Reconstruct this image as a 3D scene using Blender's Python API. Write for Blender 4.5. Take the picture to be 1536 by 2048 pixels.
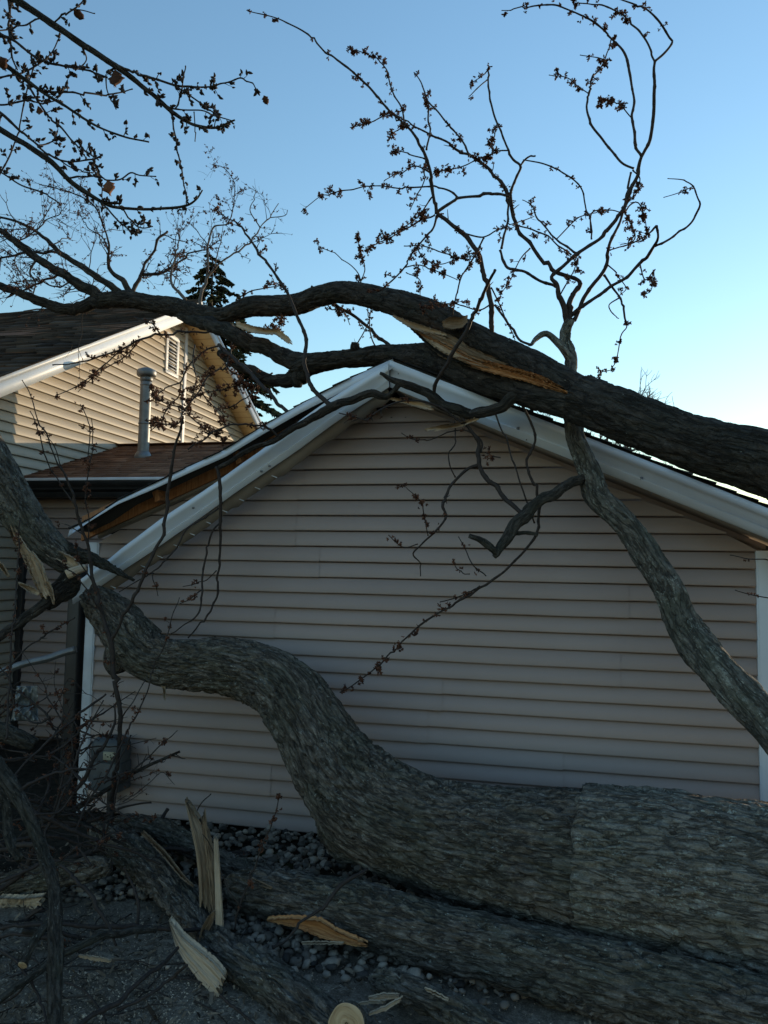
import bpy, math, random
import numpy as np
from mathutils import Vector
for o in list(bpy.data.objects): bpy.data.objects.remove(o)
SC = bpy.context.scene
COL = SC.collection
# ------------------------------------------------------------------ camera
YAW, PITCH, ROLL, F_PX, CAM_H = math.radians(12.6), math.radians(4.3), math.radians(1.1), 1500.0, 2.0
_F0 = np.array([-math.sin(YAW), math.cos(YAW), 0]); _R0 = np.array([math.cos(YAW), math.sin(YAW), 0]); _Z = np.array([0, 0, 1.0])
FW = _F0*math.cos(PITCH) + _Z*math.sin(PITCH)
_U0 = _Z*math.cos(PITCH) - _F0*math.sin(PITCH)
RT = _R0*math.cos(ROLL) + _U0*math.sin(ROLL)
UP = -_R0*math.sin(ROLL) + _U0*math.cos(ROLL)
CAM = np.array([0, 0, CAM_H])
cd = bpy.data.cameras.new('camera'); cam = bpy.data.objects.new('camera', cd); COL.objects.link(cam)
from mathutils import Matrix
cam.matrix_world = Matrix(((RT[0], UP[0], -FW[0], 0), (RT[1], UP[1], -FW[1], 0), (RT[2], UP[2], -FW[2], CAM_H), (0, 0, 0, 1)))
cd.sensor_fit = 'VERTICAL'; cd.sensor_height = 24.0; cd.lens = 24.0*F_PX/2048
cd.clip_start = 0.05; cd.clip_end = 3000
SC.camera = cam
# ------------------------------------------------------------------ light
SUN_AZ, SUN_EL = math.radians(30), math.radians(8.0)      # azimuth from +Y towards +X
w = bpy.data.worlds.new("World"); SC.world = w; w.use_nodes = True
nt = w.node_tree; bg = nt.nodes['Background']
sky = nt.nodes.new('ShaderNodeTexSky'); sky.sky_type = 'NISHITA'; sky.sun_disc = False
sky.sun_elevation = SUN_EL; sky.sun_rotation = SUN_AZ
sky.altitude = 200; sky.air_density = 1.5; sky.dust_density = 0.12; sky.ozone_density = 3.3
nt.links.new(sky.outputs[0], bg.inputs[0]); bg.inputs[1].default_value = 0.15
sl = bpy.data.lights.new('sun', 'SUN'); sun = bpy.data.objects.new('sun', sl); COL.objects.link(sun)
sl.energy = 2.0; sl.angle = math.radians(0.5); sl.color = (1.0, 0.77, 0.50)
sd = Vector((math.sin(SUN_AZ)*math.cos(SUN_EL), math.cos(SUN_AZ)*math.cos(SUN_EL), math.sin(SUN_EL)))
sun.rotation_euler = sd.to_track_quat('Z', 'Y').to_euler(); sun.location = (20, 20, 20)
SC.view_settings.view_transform = 'Standard'; SC.view_settings.look = 'None'
SC.view_settings.exposure = 1.15; SC.view_settings.gamma = 1.0
SC.render.engine = 'CYCLES'
# ------------------------------------------------------------------ projection helpers (pixels of the 1536x2048 photograph)
def ray(x, y): return (x-768)/F_PX*RT - (y-1024)/F_PX*UP + FW
def at(x, y, z): return CAM + ray(x, y)*z
def onY(x, y, Y): d = ray(x, y); return CAM + d*(Y/d[1])
def onX(x, y, X): d = ray(x, y); return CAM + d*(X/d[0])
def onZ(x, y, Z): d = ray(x, y); return CAM + d*((Z-CAM_H)/d[2])
RNG = np.random.default_rng(7); random.seed(7)
# ------------------------------------------------------------------ numpy gradient noise
_perm = np.random.default_rng(3).permutation(256); _perm = np.concatenate([_perm, _perm, _perm])
_g = np.random.default_rng(4).normal(size=(256, 3)); _g /= np.linalg.norm(_g, axis=1)[:, None]
def pn(p):
    p = np.asarray(p, float); i = np.floor(p).astype(int); f = p-i; i &= 255
    u = f*f*f*(f*(f*6-15)+10); out = 0
    for dx in (0, 1):
        for dy in (0, 1):
            for dz in (0, 1):
                h = _perm[_perm[_perm[i[..., 0]+dx]+i[..., 1]+dy]+i[..., 2]+dz] & 255
                g = _g[h]; d = (g*(f-np.array([dx, dy, dz]))).sum(-1)
                wx = u[..., 0] if dx else 1-u[..., 0]; wy = u[..., 1] if dy else 1-u[..., 1]; wz = u[..., 2] if dz else 1-u[..., 2]
                out = out + d*wx*wy*wz
    return out*1.5
def sstep(a, b, x): t = np.clip((x-a)/(b-a), 0, 1); return t*t*(3-2*t)
# ------------------------------------------------------------------ object helpers
BASE = {}
def base_of(o):
    while o.parent is not None: o = o.parent
    return BASE.get(o.name, np.zeros(3))
def thing(name, label, cat, loc=(0, 0, 0), group=None, kind=None):
    o = bpy.data.objects.new(name, None); COL.objects.link(o); o.location = loc; o.empty_display_size = .1
    o['label'] = label; o['category'] = cat
    if group: o['group'] = group
    if kind: o['kind'] = kind
    BASE[o.name] = np.array(loc, float); return o
def tag(o, label=None, cat=None, group=None, kind=None):
    for k, v in (('label', label), ('category', cat), ('group', group), ('kind', kind)):
        if v: o[k] = v
    return o
class MB:
    """collects vertices and faces of one mesh"""
    def __init__(s): s.v = []; s.n = 0; s.q = []; s.t = []; s.p = []; s.co = []; s.cl = []
    def add(s, V, quads=None, tris=None, polys=None, co=None, cl=None):
        V = np.asarray(V, float).reshape(-1, 3); b = s.n
        s.v.append(V); s.n += len(V)
        if quads is not None and len(quads): s.q.append(np.asarray(quads, int).reshape(-1, 4)+b)
        if tris is not None and len(tris): s.t.append(np.asarray(tris, int).reshape(-1, 3)+b)
        if polys is not None: s.p += [[i+b for i in f] for f in polys]
        s.co.append(np.asarray(co, float).reshape(-1, 3) if co is not None else V)
        s.cl.append(np.full(len(V), .5) if cl is None else np.broadcast_to(np.asarray(cl, float), (len(V),)))
    def box(s, c, d, R=None, cl=None):
        h = np.array(d)/2.0
        V = np.array([[x, y, z] for x in (-1, 1) for y in (-1, 1) for z in (-1, 1)])*h
        if R is not None: V = V @ np.asarray(R).T
        s.add(V+np.array(c), quads=[[0, 1, 3, 2], [4, 6, 7, 5], [0, 4, 5, 1], [2, 3, 7, 6], [0, 2, 6, 4], [1, 5, 7, 3]], cl=cl)
    def prism(s, A, B, cl=None):
        """two matching outlines joined to a solid"""
        A = np.asarray(A, float); B = np.asarray(B, float); n = len(A)
        s.add(np.vstack([A, B]), quads=[[i, (i+1) % n, n+(i+1) % n, n+i] for i in range(n)],
              polys=[list(range(n))[::-1], list(range(n, 2*n))], cl=cl)
    def build(s, name, mat, parent=None, smooth=False, bevel=0):
        V = np.vstack(s.v); off = base_of(parent) if parent is not None else np.zeros(3)
        me = bpy.data.meshes.new(name)
        loops = []; starts = []; k = 0
        for arr, m in ((s.q, 4), (s.t, 3)):
            if arr:
                a = np.vstack(arr); loops.append(a.ravel()); starts.append(k+np.arange(len(a))*m); k += a.size
        for f in s.p: loops.append(np.array(f)); starts.append(np.array([k])); k += len(f)
        L = np.concatenate(loops); S_ = np.concatenate(starts)
        me.vertices.add(len(V)); me.vertices.foreach_set('co', (V-off).astype(np.float32).ravel())
        me.loops.add(len(L)); me.loops.foreach_set('vertex_index', L.astype(np.int32))
        me.polygons.add(len(S_)); me.polygons.foreach_set('loop_start', S_.astype(np.int32))
        if smooth: me.polygons.foreach_set('use_smooth', np.ones(len(S_), bool))
        a = me.attributes.new('bark_co', 'FLOAT_VECTOR', 'POINT'); a.data.foreach_set('vector', np.vstack(s.co).astype(np.float32).ravel())
        a = me.attributes.new('tone', 'FLOAT', 'POINT'); a.data.foreach_set('value', np.concatenate(s.cl).astype(np.float32))
        me.update(calc_edges=True); me.validate()
        me.materials.append(mat)
        o = bpy.data.objects.new(name, me); COL.objects.link(o)
        if parent is not None: o.parent = parent
        else: BASE[o.name] = np.zeros(3)
        if bevel:
            b = o.modifiers.new('bevel', 'BEVEL'); b.width = bevel; b.segments = 2; b.limit_method = 'ANGLE'
        return o
def resample(P, ds):
    """Catmull-Rom through rows of (x,y,z,r)"""
    P = np.asarray(P, float)
    if len(P) < 2: return P
    E = np.vstack([2*P[0]-P[1], P, 2*P[-1]-P[-2]]); out = []
    for i in range(1, len(E)-2):
        L = np.linalg.norm(E[i+1, :3]-E[i, :3]); n = max(1, int(math.ceil(L/ds))); t = (np.arange(n)/n)[:, None]
        a, b, c, d = E[i-1], E[i], E[i+1], E[i+2]
        out.append(.5*((2*b)+(-a+c)*t+(2*a-5*b+4*c-d)*t*t+(-a+3*b-3*c+d)*t**3))
    out.append(P[-1:]); Q = np.vstack(out); Q[:, 3] = np.maximum(Q[:, 3], .0006); return Q
def frames(Q):
    T = np.gradient(Q[:, :3], axis=0); T /= np.linalg.norm(T, axis=1)[:, None]+1e-9
    a = np.array([0, 0, 1.0]) if abs(T[0, 2]) < .9 else np.array([1.0, 0, 0])
    n = a-T[0]*(a@T[0]); n /= np.linalg.norm(n); Ns = [n]
    for i in range(1, len(Q)):
        n = Ns[-1]-T[i]*(Ns[-1]@T[i]); n /= np.linalg.norm(n)+1e-9; Ns.append(n)
    Ns = np.array(Ns); return T, Ns, np.cross(T, Ns)
def tube(mb, Q, N, disp=None, seed=0., cap=True, cl=None):
    """sweeps a ring along the rows of Q; disp(theta, s, R) gives the radial relief"""
    n = len(Q); T, A, B = frames(Q)
    s = np.concatenate([[0], np.cumsum(np.linalg.norm(np.diff(Q[:, :3], axis=0), axis=1))])
    th = np.arange(N)/N*2*math.pi; TH, S_ = np.meshgrid(th, s); R = np.repeat(Q[:, 3:4], N, 1)
    co = np.stack([np.cos(TH)*R+seed, np.sin(TH)*R+seed*.37, S_+seed*1.7], -1)
    r = R+(disp(TH, S_, R, co) if disp is not None else 0)
    V = Q[:, None, :3]+r[..., None]*(np.cos(TH)[..., None]*A[:, None, :]+np.sin(TH)[..., None]*B[:, None, :])
    i = np.arange(n-1)[:, None]*N; j = np.arange(N)[None, :]; k = (j+1) % N
    q = np.stack([i+j, i+k, i+N+k, i+N+j], -1).reshape(-1, 4)
    V = V.reshape(-1, 3); co = co.reshape(-1, 3); tr = []
    if cap:
        c0 = len(V); V = np.vstack([V, Q[0, :3], Q[-1, :3]]); co = np.vstack([co, co[0], co[-1]])
        tr = [[c0, (m+1) % N, m] for m in range(N)]+[[c0+1, (n-1)*N+m, (n-1)*N+(m+1) % N] for m in range(N)]
    mb.add(V, quads=q, tris=tr, co=co, cl=cl)
def bark_relief(amp=.012, plate=.05, lump=.05, seed=0.):
    def f(TH, S_, R, co):
        Rm = float(np.median(R)); k = 1/plate
        q = co*np.array([k, k, k/4.0])*.8
        big = pn(np.stack([np.cos(TH)*1.3, np.sin(TH)*1.3, S_/(2.2*Rm+.1)+seed*3], -1))*lump*Rm*2
        wv = pn(q*np.array([.5, .5, .9])+11.3)
        n1 = pn(q+wv[..., None]*.5); n2 = pn(q*2.1+7.7)
        nl = max(6, round(2*math.pi*Rm/(plate*1.25)))
        saw = (TH/(2*math.pi)*nl+2.2*pn(q*np.array([.45, .45, .8])+3.1)+.5*n2) % 1.0
        ledge = (saw-.5)*sstep(-.25, .3, pn(q*.6+21.0))
        fur = 1-sstep(0, .16, np.abs(n1))
        fine = pn(q*5.0+4.2)
        return big+amp*(1.1*ledge-.9*fur+.45*n2+.4*fine)
    return f
# ------------------------------------------------------------------ materials
def newmat(name, rough=.8, spec=.3):
    m = bpy.data.materials.new(name); m.use_nodes = True; nt = m.node_tree
    b = nt.nodes['Principled BSDF']; b.inputs['Roughness'].default_value = rough; b.inputs['Specular IOR Level'].default_value = spec
    return m, nt, b
def N_(nt, t, **kw):
    n = nt.nodes.new(t)
    for k, v in kw.items():
        if isinstance(k, str) and hasattr(n, k): setattr(n, k, v)
    return n
def attr_co(nt, name, scale):
    a = N_(nt, 'ShaderNodeAttribute'); a.attribute_name = name
    mp = N_(nt, 'ShaderNodeMapping'); mp.inputs['Scale'].default_value = scale
    nt.links.new(a.outputs['Vector'], mp.inputs['Vector']); return mp.outputs[0]
def obj_co(nt, scale, rot=(0, 0, 0)):
    a = N_(nt, 'ShaderNodeTexCoord'); mp = N_(nt, 'ShaderNodeMapping'); mp.inputs['Scale'].default_value = scale; mp.inputs['Rotation'].default_value = rot
    nt.links.new(a.outputs['Object'], mp.inputs['Vector']); return mp.outputs[0]
def noise(nt, co, scale, detail=4, rough=.55, dist=0):
    n = N_(nt, 'ShaderNodeTexNoise'); n.inputs['Scale'].default_value = scale; n.inputs['Detail'].default_value = detail
    n.inputs['Roughness'].default_value = rough; n.inputs['Distortion'].default_value = dist
    nt.links.new(co, n.inputs['Vector']); return n.outputs['Fac']
def ramp(nt, fac, stops):
    r = N_(nt, 'ShaderNodeValToRGB'); e = r.color_ramp.elements
    while len(e) < len(stops): e.new(.5)
    for k, (p, c) in enumerate(stops):
        e[k].position = p; e[k].color = (c, c, c, 1) if isinstance(c, (int, float)) else (*c, 1)
    nt.links.new(fac, r.inputs[0]); return r.outputs[0]
def mix(nt, fac, a, b, mode='MIX'):
    m = N_(nt, 'ShaderNodeMix'); m.data_type = 'RGBA'; m.blend_type = mode
    for v, s in ((fac, m.inputs[0]), (a, m.inputs[6]), (b, m.inputs[7])):
        if isinstance(v, (int, float)): s.default_value = v
        elif isinstance(v, tuple): s.default_value = (*v, 1)
        else: nt.links.new(v, s)
    return m.outputs[2]
def math_(nt, op, a, b=None):
    m = N_(nt, 'ShaderNodeMath'); m.operation = op
    for v, s in ((a, m.inputs[0]), (b, m.inputs[1])):
        if v is None: continue
        if isinstance(v, (int, float)): s.default_value = v
        else: nt.links.new(v, s)
    return m.outputs[0]
def bump(nt, b, h, strength=.5, dist=.01):
    n = N_(nt, 'ShaderNodeBump'); n.inputs['Strength'].default_value = strength; n.inputs['Distance'].default_value = dist
    nt.links.new(h, n.inputs['Height']); nt.links.new(n.outputs[0], b.inputs['Normal'])
def bark_mat(name, dark, mid, light, lich=.60, green=(.075, .085, .055), fine=1.0):
    m, nt, b = newmat(name, .92, .2)
    c1 = attr_co(nt, 'bark_co', (34*fine, 34*fine, 11*fine)); c2 = attr_co(nt, 'bark_co', (3.0, 3.0, 2.0))
    c3 = attr_co(nt, 'bark_co', (1, 1, .55))
    n1 = noise(nt, c1, 1.0, 8, .75, .15); n2 = noise(nt, c2, 1.4, 4, .6); n3 = noise(nt, c3, 55*fine, 5, .7)
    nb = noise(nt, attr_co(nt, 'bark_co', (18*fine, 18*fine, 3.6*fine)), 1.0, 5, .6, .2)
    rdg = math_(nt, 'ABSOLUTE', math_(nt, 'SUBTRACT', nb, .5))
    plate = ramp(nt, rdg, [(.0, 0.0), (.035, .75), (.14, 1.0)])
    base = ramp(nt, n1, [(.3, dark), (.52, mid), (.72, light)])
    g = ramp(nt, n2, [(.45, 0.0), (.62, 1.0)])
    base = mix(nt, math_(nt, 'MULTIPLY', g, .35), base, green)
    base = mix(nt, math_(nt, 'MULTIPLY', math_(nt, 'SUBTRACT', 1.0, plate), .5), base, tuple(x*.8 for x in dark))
    lf = ramp(nt, n3, [(lich, 0.0), (lich+.05, 1.0)])
    lp = ramp(nt, noise(nt, c2, 2.6, 3), [(.46, 0.10), (.60, .95)])
    col = mix(nt, math_(nt, 'MULTIPLY', lf, lp), base, (.34, .36, .32))
    nt.links.new(col, b.inputs['Base Color'])
    cx = noise(nt, attr_co(nt, 'bark_co', (9*fine, 9*fine, 24*fine)), 1.0, 3, .6, .8)
    crk = ramp(nt, math_(nt, 'ABSOLUTE', math_(nt, 'SUBTRACT', cx, .5)), [(.0, 0.0), (.03, 1.0)])
    h = math_(nt, 'ADD', math_(nt, 'ADD', math_(nt, 'MULTIPLY', plate, 1.3), math_(nt, 'MULTIPLY', crk, .22)), math_(nt, 'ADD', n1, math_(nt, 'MULTIPLY', n3, .5)))
    bump(nt, b, h, 1.0, .018/fine)
    return m
M = {}
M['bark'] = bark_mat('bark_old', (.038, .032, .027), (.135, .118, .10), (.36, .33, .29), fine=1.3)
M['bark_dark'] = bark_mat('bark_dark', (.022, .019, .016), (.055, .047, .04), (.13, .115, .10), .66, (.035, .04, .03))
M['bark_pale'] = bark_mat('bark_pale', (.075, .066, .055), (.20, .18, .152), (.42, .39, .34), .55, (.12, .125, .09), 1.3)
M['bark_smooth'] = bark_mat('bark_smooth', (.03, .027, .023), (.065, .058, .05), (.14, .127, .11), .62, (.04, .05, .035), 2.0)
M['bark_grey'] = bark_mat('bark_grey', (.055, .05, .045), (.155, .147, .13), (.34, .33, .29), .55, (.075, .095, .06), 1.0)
def plain(name, c, rough=.8, spec=.3, var=.25, scale=8, metal=0, bumpy=0):
    m, nt, b = newmat(name, rough, spec); b.inputs['Metallic'].default_value = metal
    n = noise(nt, obj_co(nt, (1, 1, 1)), scale, 5, .6)
    lo = tuple(x*(1-var) for x in c); hi = tuple(min(1, x*(1+var)) for x in c)
    nt.links.new(ramp(nt, n, [(.3, lo), (.7, hi)]), b.inputs['Base Color'])
    if bumpy: bump(nt, b, n, bumpy, .005)
    return m
def toned(name, c, rough=.8, spec=.3, var=.5, scale=8, hue=None):
    """colour varied by the mesh's own tone attribute"""
    m, nt, b = newmat(name, rough, spec)
    a = N_(nt, 'ShaderNodeAttribute'); a.attribute_name = 'tone'
    lo = tuple(x*(1-var) for x in c); hi = hue or tuple(min(1, x*(1+var)) for x in c)
    n = noise(nt, obj_co(nt, (1, 1, 1)), scale, 4, .6)
    c1 = ramp(nt, a.outputs['Fac'], [(0, lo), (1, hi)])
    nt.links.new(mix(nt, .35, c1, ramp(nt, n, [(.3, .25), (.7, .75)]), 'OVERLAY'), b.inputs['Base Color'])
    return m
M['twig'] = plain('twig_bark', (.032, .024, .021), .75, .3, .4, 60)
M['twig_grey'] = plain('twig_grey', (.10, .085, .075), .8, .2, .3, 60)
M['twig_red'] = plain('twig_brown', (.055, .032, .028), .7, .3, .35, 60)
M['blossom'] = toned('maple_blossom', (.06, .024, .018), .8, .2, .5, 30, (.17, .075, .045))
M['bud'] = plain('buds', (.035, .02, .018), .6, .3, .3, 60)
M['leaf'] = toned('dry_leaf', (.10, .042, .02), .8, .2, .6, 40)
def siding_mat(name, c, v=.06):
    m, nt, b = newmat(name, .55, .35)
    a = N_(nt, 'ShaderNodeAttribute'); a.attribute_name = 'tone'
    lo = tuple(x*(1-v) for x in c); hi = tuple(x*(1+v) for x in c)
    c1 = ramp(nt, a.outputs['Fac'], [(0, lo), (1, hi)])
    n = noise(nt, obj_co(nt, (1, 1, 1.5)), 1.3, 5, .65)
    dirt = mix(nt, math_(nt, 'MULTIPLY', ramp(nt, n, [(.45, 0.), (.8, 1.)]), .22), c1, tuple(x*.62 for x in c))
    nt.links.new(dirt, b.inputs['Base Color'])
    g = noise(nt, obj_co(nt, (4, 4, 70)), 3, 5, .6)
    bump(nt, b, g, .12, .002)
    return m
M['siding'] = siding_mat('taupe_vinyl_siding', (.31, .25, .23))
M['siding_house'] = siding_mat('cream_vinyl_siding', (.385, .335, .265))
M['white'] = plain('white_aluminium', (.60, .65, .72), .45, .4, .06, 3)
M['white_old'] = plain('white_trim_weathered', (.52, .55, .60), .5, .4, .12, 6)
M['soffit'] = plain('tan_soffit', (.26, .225, .19), .6, .3, .08, 6)
M['soffit_house'] = plain('cream_soffit_sunlit', (.62, .47, .25), .6, .3, .06, 6)  # cream with the warm low-sun glow put into the colour
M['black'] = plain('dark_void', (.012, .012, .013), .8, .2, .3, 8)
M['metal_gutter_shade'] = plain('dark_metal_and_gutter_shade', (.022, .022, .024), .5, .4, .3, 8)
M['grey_metal'] = plain('galvanised_steel', (.17, .18, .19), .48, .5, .25, 9, .45)
M['meter'] = plain('grey_painted_steel', (.055, .065, .075), .5, .4, .3, 10)
M['label'] = plain('beige_plate', (.30, .29, .22), .6, .3, .15, 20)
M['rafter'] = None
def wood_mat(name, dark, mid, light, rough=.7):
    m, nt, b = newmat(name, rough, .25)
    c = attr_co(nt, 'bark_co', (110, 110, 5)); n = noise(nt, c, 1, 5, .6, .4)
    n2 = noise(nt, attr_co(nt, 'bark_co', (9, 9, 3)), 1, 3, .5)
    c1 = ramp(nt, n, [(.28, dark), (.5, mid), (.72, light)])
    nt.links.new(mix(nt, math_(nt, 'MULTIPLY', ramp(nt, n2, [(.4, 0.), (.7, 1.)]), .5), c1, mid), b.inputs['Base Color'])
    bump(nt, b, n, .8, .006); return m
M['wood_pale'] = wood_mat('fresh_pale_wood', (.27, .19, .12), (.47, .36, .25), (.60, .49, .36))
M['wood_cut'] = wood_mat('sawn_wood', (.20, .125, .065), (.38, .265, .15), (.50, .375, .235))
M['wood_orange'] = wood_mat('split_orange_wood', (.16, .065, .022), (.42, .20, .08), (.60, .36, .17))
M['wood_brown'] = wood_mat('weathered_split_wood', (.09, .06, .035), (.22, .15, .09), (.36, .27, .18))
M['rafter'] = wood_mat('old_rafter_wood', (.13, .058, .025), (.33, .145, .06), (.45, .23, .11))
def shingle_mat(name, a, b_, c):
    m, nt, b = newmat(name, .95, .15)
    t = N_(nt, 'ShaderNodeAttribute'); t.attribute_name = 'tone'
    col = ramp(nt, t.outputs['Fac'], [(0, a), (.5, b_), (1, c)])
    n = noise(nt, obj_co(nt, (1, 1, 1)), 160, 3, .7)
    nt.links.new(mix(nt, .5, col, ramp(nt, n, [(.3, .2), (.7, .8)]), 'OVERLAY'), b.inputs['Base Color'])
    bump(nt, b, n, .5, .004); return m
M['shingle_brown'] = shingle_mat('brown_shingles', (.10, .056, .04), (.165, .092, .062), (.24, .14, .095))
M['shingle_dark'] = shingle_mat('charcoal_shingles', (.018, .014, .012), (.042, .034, .029), (.085, .068, .056))
M['shingle_garage'] = shingle_mat('garage_shingles', (.018, .017, .016), (.035, .032, .03), (.06, .055, .05))
# ground
def ground_mat():
    m, nt, b = newmat('driveway_asphalt', .9, .25)
    co = obj_co(nt, (1, 1, 1)); n = noise(nt, co, 2.2, 6, .65); f = noise(nt, co, 120, 3, .7); mid = noise(nt, co, 24, 4, .7)
    base = ramp(nt, f, [(.3, (.055, .046, .036)), (.55, (.15, .128, .102)), (.8, (.32, .28, .23))])
    dust = math_(nt, 'MULTIPLY', ramp(nt, n, [(.42, 0.), (.6, 1.)]), ramp(nt, mid, [(.45, 0.), (.62, 1.)]))
    col = mix(nt, math_(nt, 'MULTIPLY', dust, .7), base, (.40, .345, .275))
    nt.links.new(col, b.inputs['Base Color']); bump(nt, b, math_(nt, 'ADD', f, mid), .7, .01); return m
M['asphalt'] = ground_mat()
M['soil'] = plain('dark_soil', (.03, .026, .02), .95, .1, .5, 14, 0, .8)
M['lawn'] = plain('dull_lawn', (.05, .06, .03), .95, .1, .5, 3, 0, .5)
M['pebble'] = toned('river_pebbles', (.13, .115, .105), .7, .35, .8, 40, (.34, .29, .235))
M['sawdust'] = toned('sawdust', (.38, .31, .23), .9, .1, .55, 40)
M['needle'] = toned('spruce_needles', (.025, .036, .02), .85, .15, .5, 4, (.085, .09, .045))
M['plastic'] = plain('dull_sheet_metal', (.20, .21, .21), .4, .5, .35, 12, .3)
# ================================================================== GROUND
g = MB(); g.add([[-400, -60, -.012], [400, -60, -.012], [400, 900, -.012], [-400, 900, -.012]], quads=[[0, 1, 2, 3]])
tag(g.build('lawn', M['lawn']), kind='structure')
g = MB(); nx, ny = 90, 60
X, Y = np.meshgrid(np.linspace(-7, 7, nx), np.linspace(-6, 4.35, ny)); Z = .004+.012*pn(np.stack([X*.8, Y*.8, X*0], -1))
i = (np.arange(ny-1)[:, None]*nx+np.arange(nx-1)[None]).ravel()
g.add(np.stack([X, Y, Z], -1).reshape(-1, 3), quads=np.stack([i, i+1, i+nx+1, i+nx], -1))
tag(g.build('driveway', M['asphalt'], smooth=True), kind='structure')
g = MB(); X, Y = np.meshgrid(np.linspace(-9, 3, nx), np.linspace(4.2, 7.7, ny)); Z = .0+.03*pn(np.stack([X*1.3, Y*1.3, X*0+4], -1))
g.add(np.stack([X, Y, Z], -1).reshape(-1, 3), quads=np.stack([i, i+1, i+nx+1, i+nx], -1))
tag(g.build('gravel_bed', M['soil'], smooth=True), kind='structure')
import bmesh
def ico(sub):
    bm = bmesh.new(); bmesh.ops.create_icosphere(bm, subdivisions=sub, radius=1); bm.verts.ensure_lookup_table()
    V = np.array([v.co[:] for v in bm.verts]); F = np.array([[v.index for v in f.verts] for f in bm.faces]); bm.free(); return V, F
ICO2, ICO2F = ico(2); ICO1, ICO1F = ico(1)
def rotm(a, b, c):
    ca, sa, cb, sb, cc, s2 = math.cos(a), math.sin(a), math.cos(b), math.sin(b), math.cos(c), math.sin(c)
    return np.array([[ca, -sa, 0], [sa, ca, 0], [0, 0, 1]]) @ np.array([[cb, 0, sb], [0, 1, 0], [-sb, 0, cb]]) @ np.array([[1, 0, 0], [0, cc, -s2], [0, s2, cc]])
g = MB()
for k in range(4200):
    x = RNG.uniform(-3.0, 1.7)
    y = RNG.uniform(3.72, 5.5) if RNG.random() < .82 else RNG.uniform(3.3, 4.2)
    edge = 3.85+.35*math.sin(x*1.7)+.15*math.sin(x*5.1)
    if y < edge and RNG.random() < .985: continue
    r = RNG.uniform(.011, .030)*(1.2 if RNG.random() < .15 else 1)
    V = ICO2*(1+.34*pn(ICO2*1.2+k*3.3))[:, None]*np.array([r*RNG.uniform(.9, 1.4), r, r*RNG.uniform(.55, .8)])
    V = V @ rotm(RNG.uniform(0, 6.3), RNG.normal()*.25, RNG.normal()*.25).T
    z = .012+RNG.uniform(0, .03)
    g.add(V+np.array([x, y, z]), tris=ICO2F, cl=np.clip(RNG.normal(.45, .28), 0, 1))
tag(g.build('pebbles', M['pebble'], smooth=True), 'rounded river pebbles in a bed along the garage wall', 'gravel', kind='stuff')
g = MB()
for k in range(9000):
    if k % 5 < 3: p = onZ(RNG.normal(250, 170), RNG.normal(1985, 75), 0) ; z = .012
    else: p = onZ(RNG.uniform(-100, 1500), RNG.uniform(1700, 2100), 0); z = .014
    if p[1] < 1.5 or p[1] > 5.3: continue
    r = RNG.uniform(.0015, .0048)*(2 if RNG.random() < .05 else 1)
    V = np.array([[-1, -.5, 0], [1, -.6, .1], [.9, .5, 0], [-.8, .6, .12]])*r*np.array([1.6 if RNG.random() < .3 else 1, 1, 1]) @ rotm(RNG.uniform(0, 6.3), RNG.normal()*.4, RNG.normal()*.4).T
    g.add(V+np.array([p[0], p[1], z+RNG.uniform(0, .006)]), quads=[[0, 1, 2, 3]], cl=RNG.random())
tag(g.build('sawdust', M['sawdust']), 'pale sawdust and wood crumbs scattered over the driveway', 'sawdust', kind='stuff')
# ================================================================== SIDING / ROOF HELPERS
EXPO = .118
def siding(mb, org, U, Nn, u0, u1, z0, top, step=EXPO, tmax=99., seed=1, seams=True, holes=()):
    """lapped boards on a vertical plane: org + u*U, facing Nn, z from z0, cut by top(u) (concave-down outline)"""
    rg = np.random.default_rng(seed); U = np.array(U, float); Nn = np.array(Nn, float); org = np.array(org, float)
    us = np.linspace(u0, u1, 400); tp = np.minimum(np.array([top(x) for x in us]), tmax)
    z = z0; row = 0; sx = 0; tone = .5
    while z < tp.max()-.004:
        zt = z+step
        if row % 2 == 0:
            sx = rg.uniform(u0+.3*(u1-u0), u1-.1*(u1-u0)) if seams else None
            tones = [rg.uniform(.15, .85), rg.uniform(.15, .85)]
        def lim(zz):
            ok = us[tp >= zz]
            return (ok[0], ok[-1]) if len(ok) else None
        lo = lim(z+.001)
        if lo is None: break
        zt2 = min(zt, tp.max()-.001); hi = lim(zt2) or (lo[0]+.5*(lo[1]-lo[0]),)*2
        segs = [(lo[0], lo[1], hi[0], hi[1], 0)]
        if sx is not None and lo[0]+.2 < sx < lo[1]-.2 and hi[0]+.1 < sx < hi[1]-.1:
            segs = [(lo[0], sx, hi[0], sx, 0), (sx-.02, lo[1], sx-.02, hi[1], 1)]
        for a0, a1, b0, b1, w_ in segs:
            d = .006*(1-w_)-.002; zo_ = .0025*w_; n = max(2, int((a1-a0)/.4)); sag = rg.normal(size=n+1)*.0008+zo_
            t = np.linspace(0, 1, n+1); ub = a0+(a1-a0)*t; ut = b0+(b1-b0)*t
            P = lambda u, off, zz: org[None]+u[:, None]*U+(off if np.ndim(off) else np.full(len(u), off))[:, None]*Nn+np.stack([0*u, 0*u, zz if np.ndim(zz) else np.full(len(u), zz)], -1)
            V = np.vstack([P(ub, .001, z+sag), P(ub, .021+d, z+sag), P(ub, .022+d, z+.009+sag), P(ut, .005+d, zt2-.0065), P(ut, -.10, zt2+.0)])
            m = n+1; q = []
            for r in range(4):
                for c in range(n): q.append([r*m+c, r*m+c+1, (r+1)*m+c+1, (r+1)*m+c])
            mb.add(V, quads=q, cl=tones[w_])
        z = zt; row += 1
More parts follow.
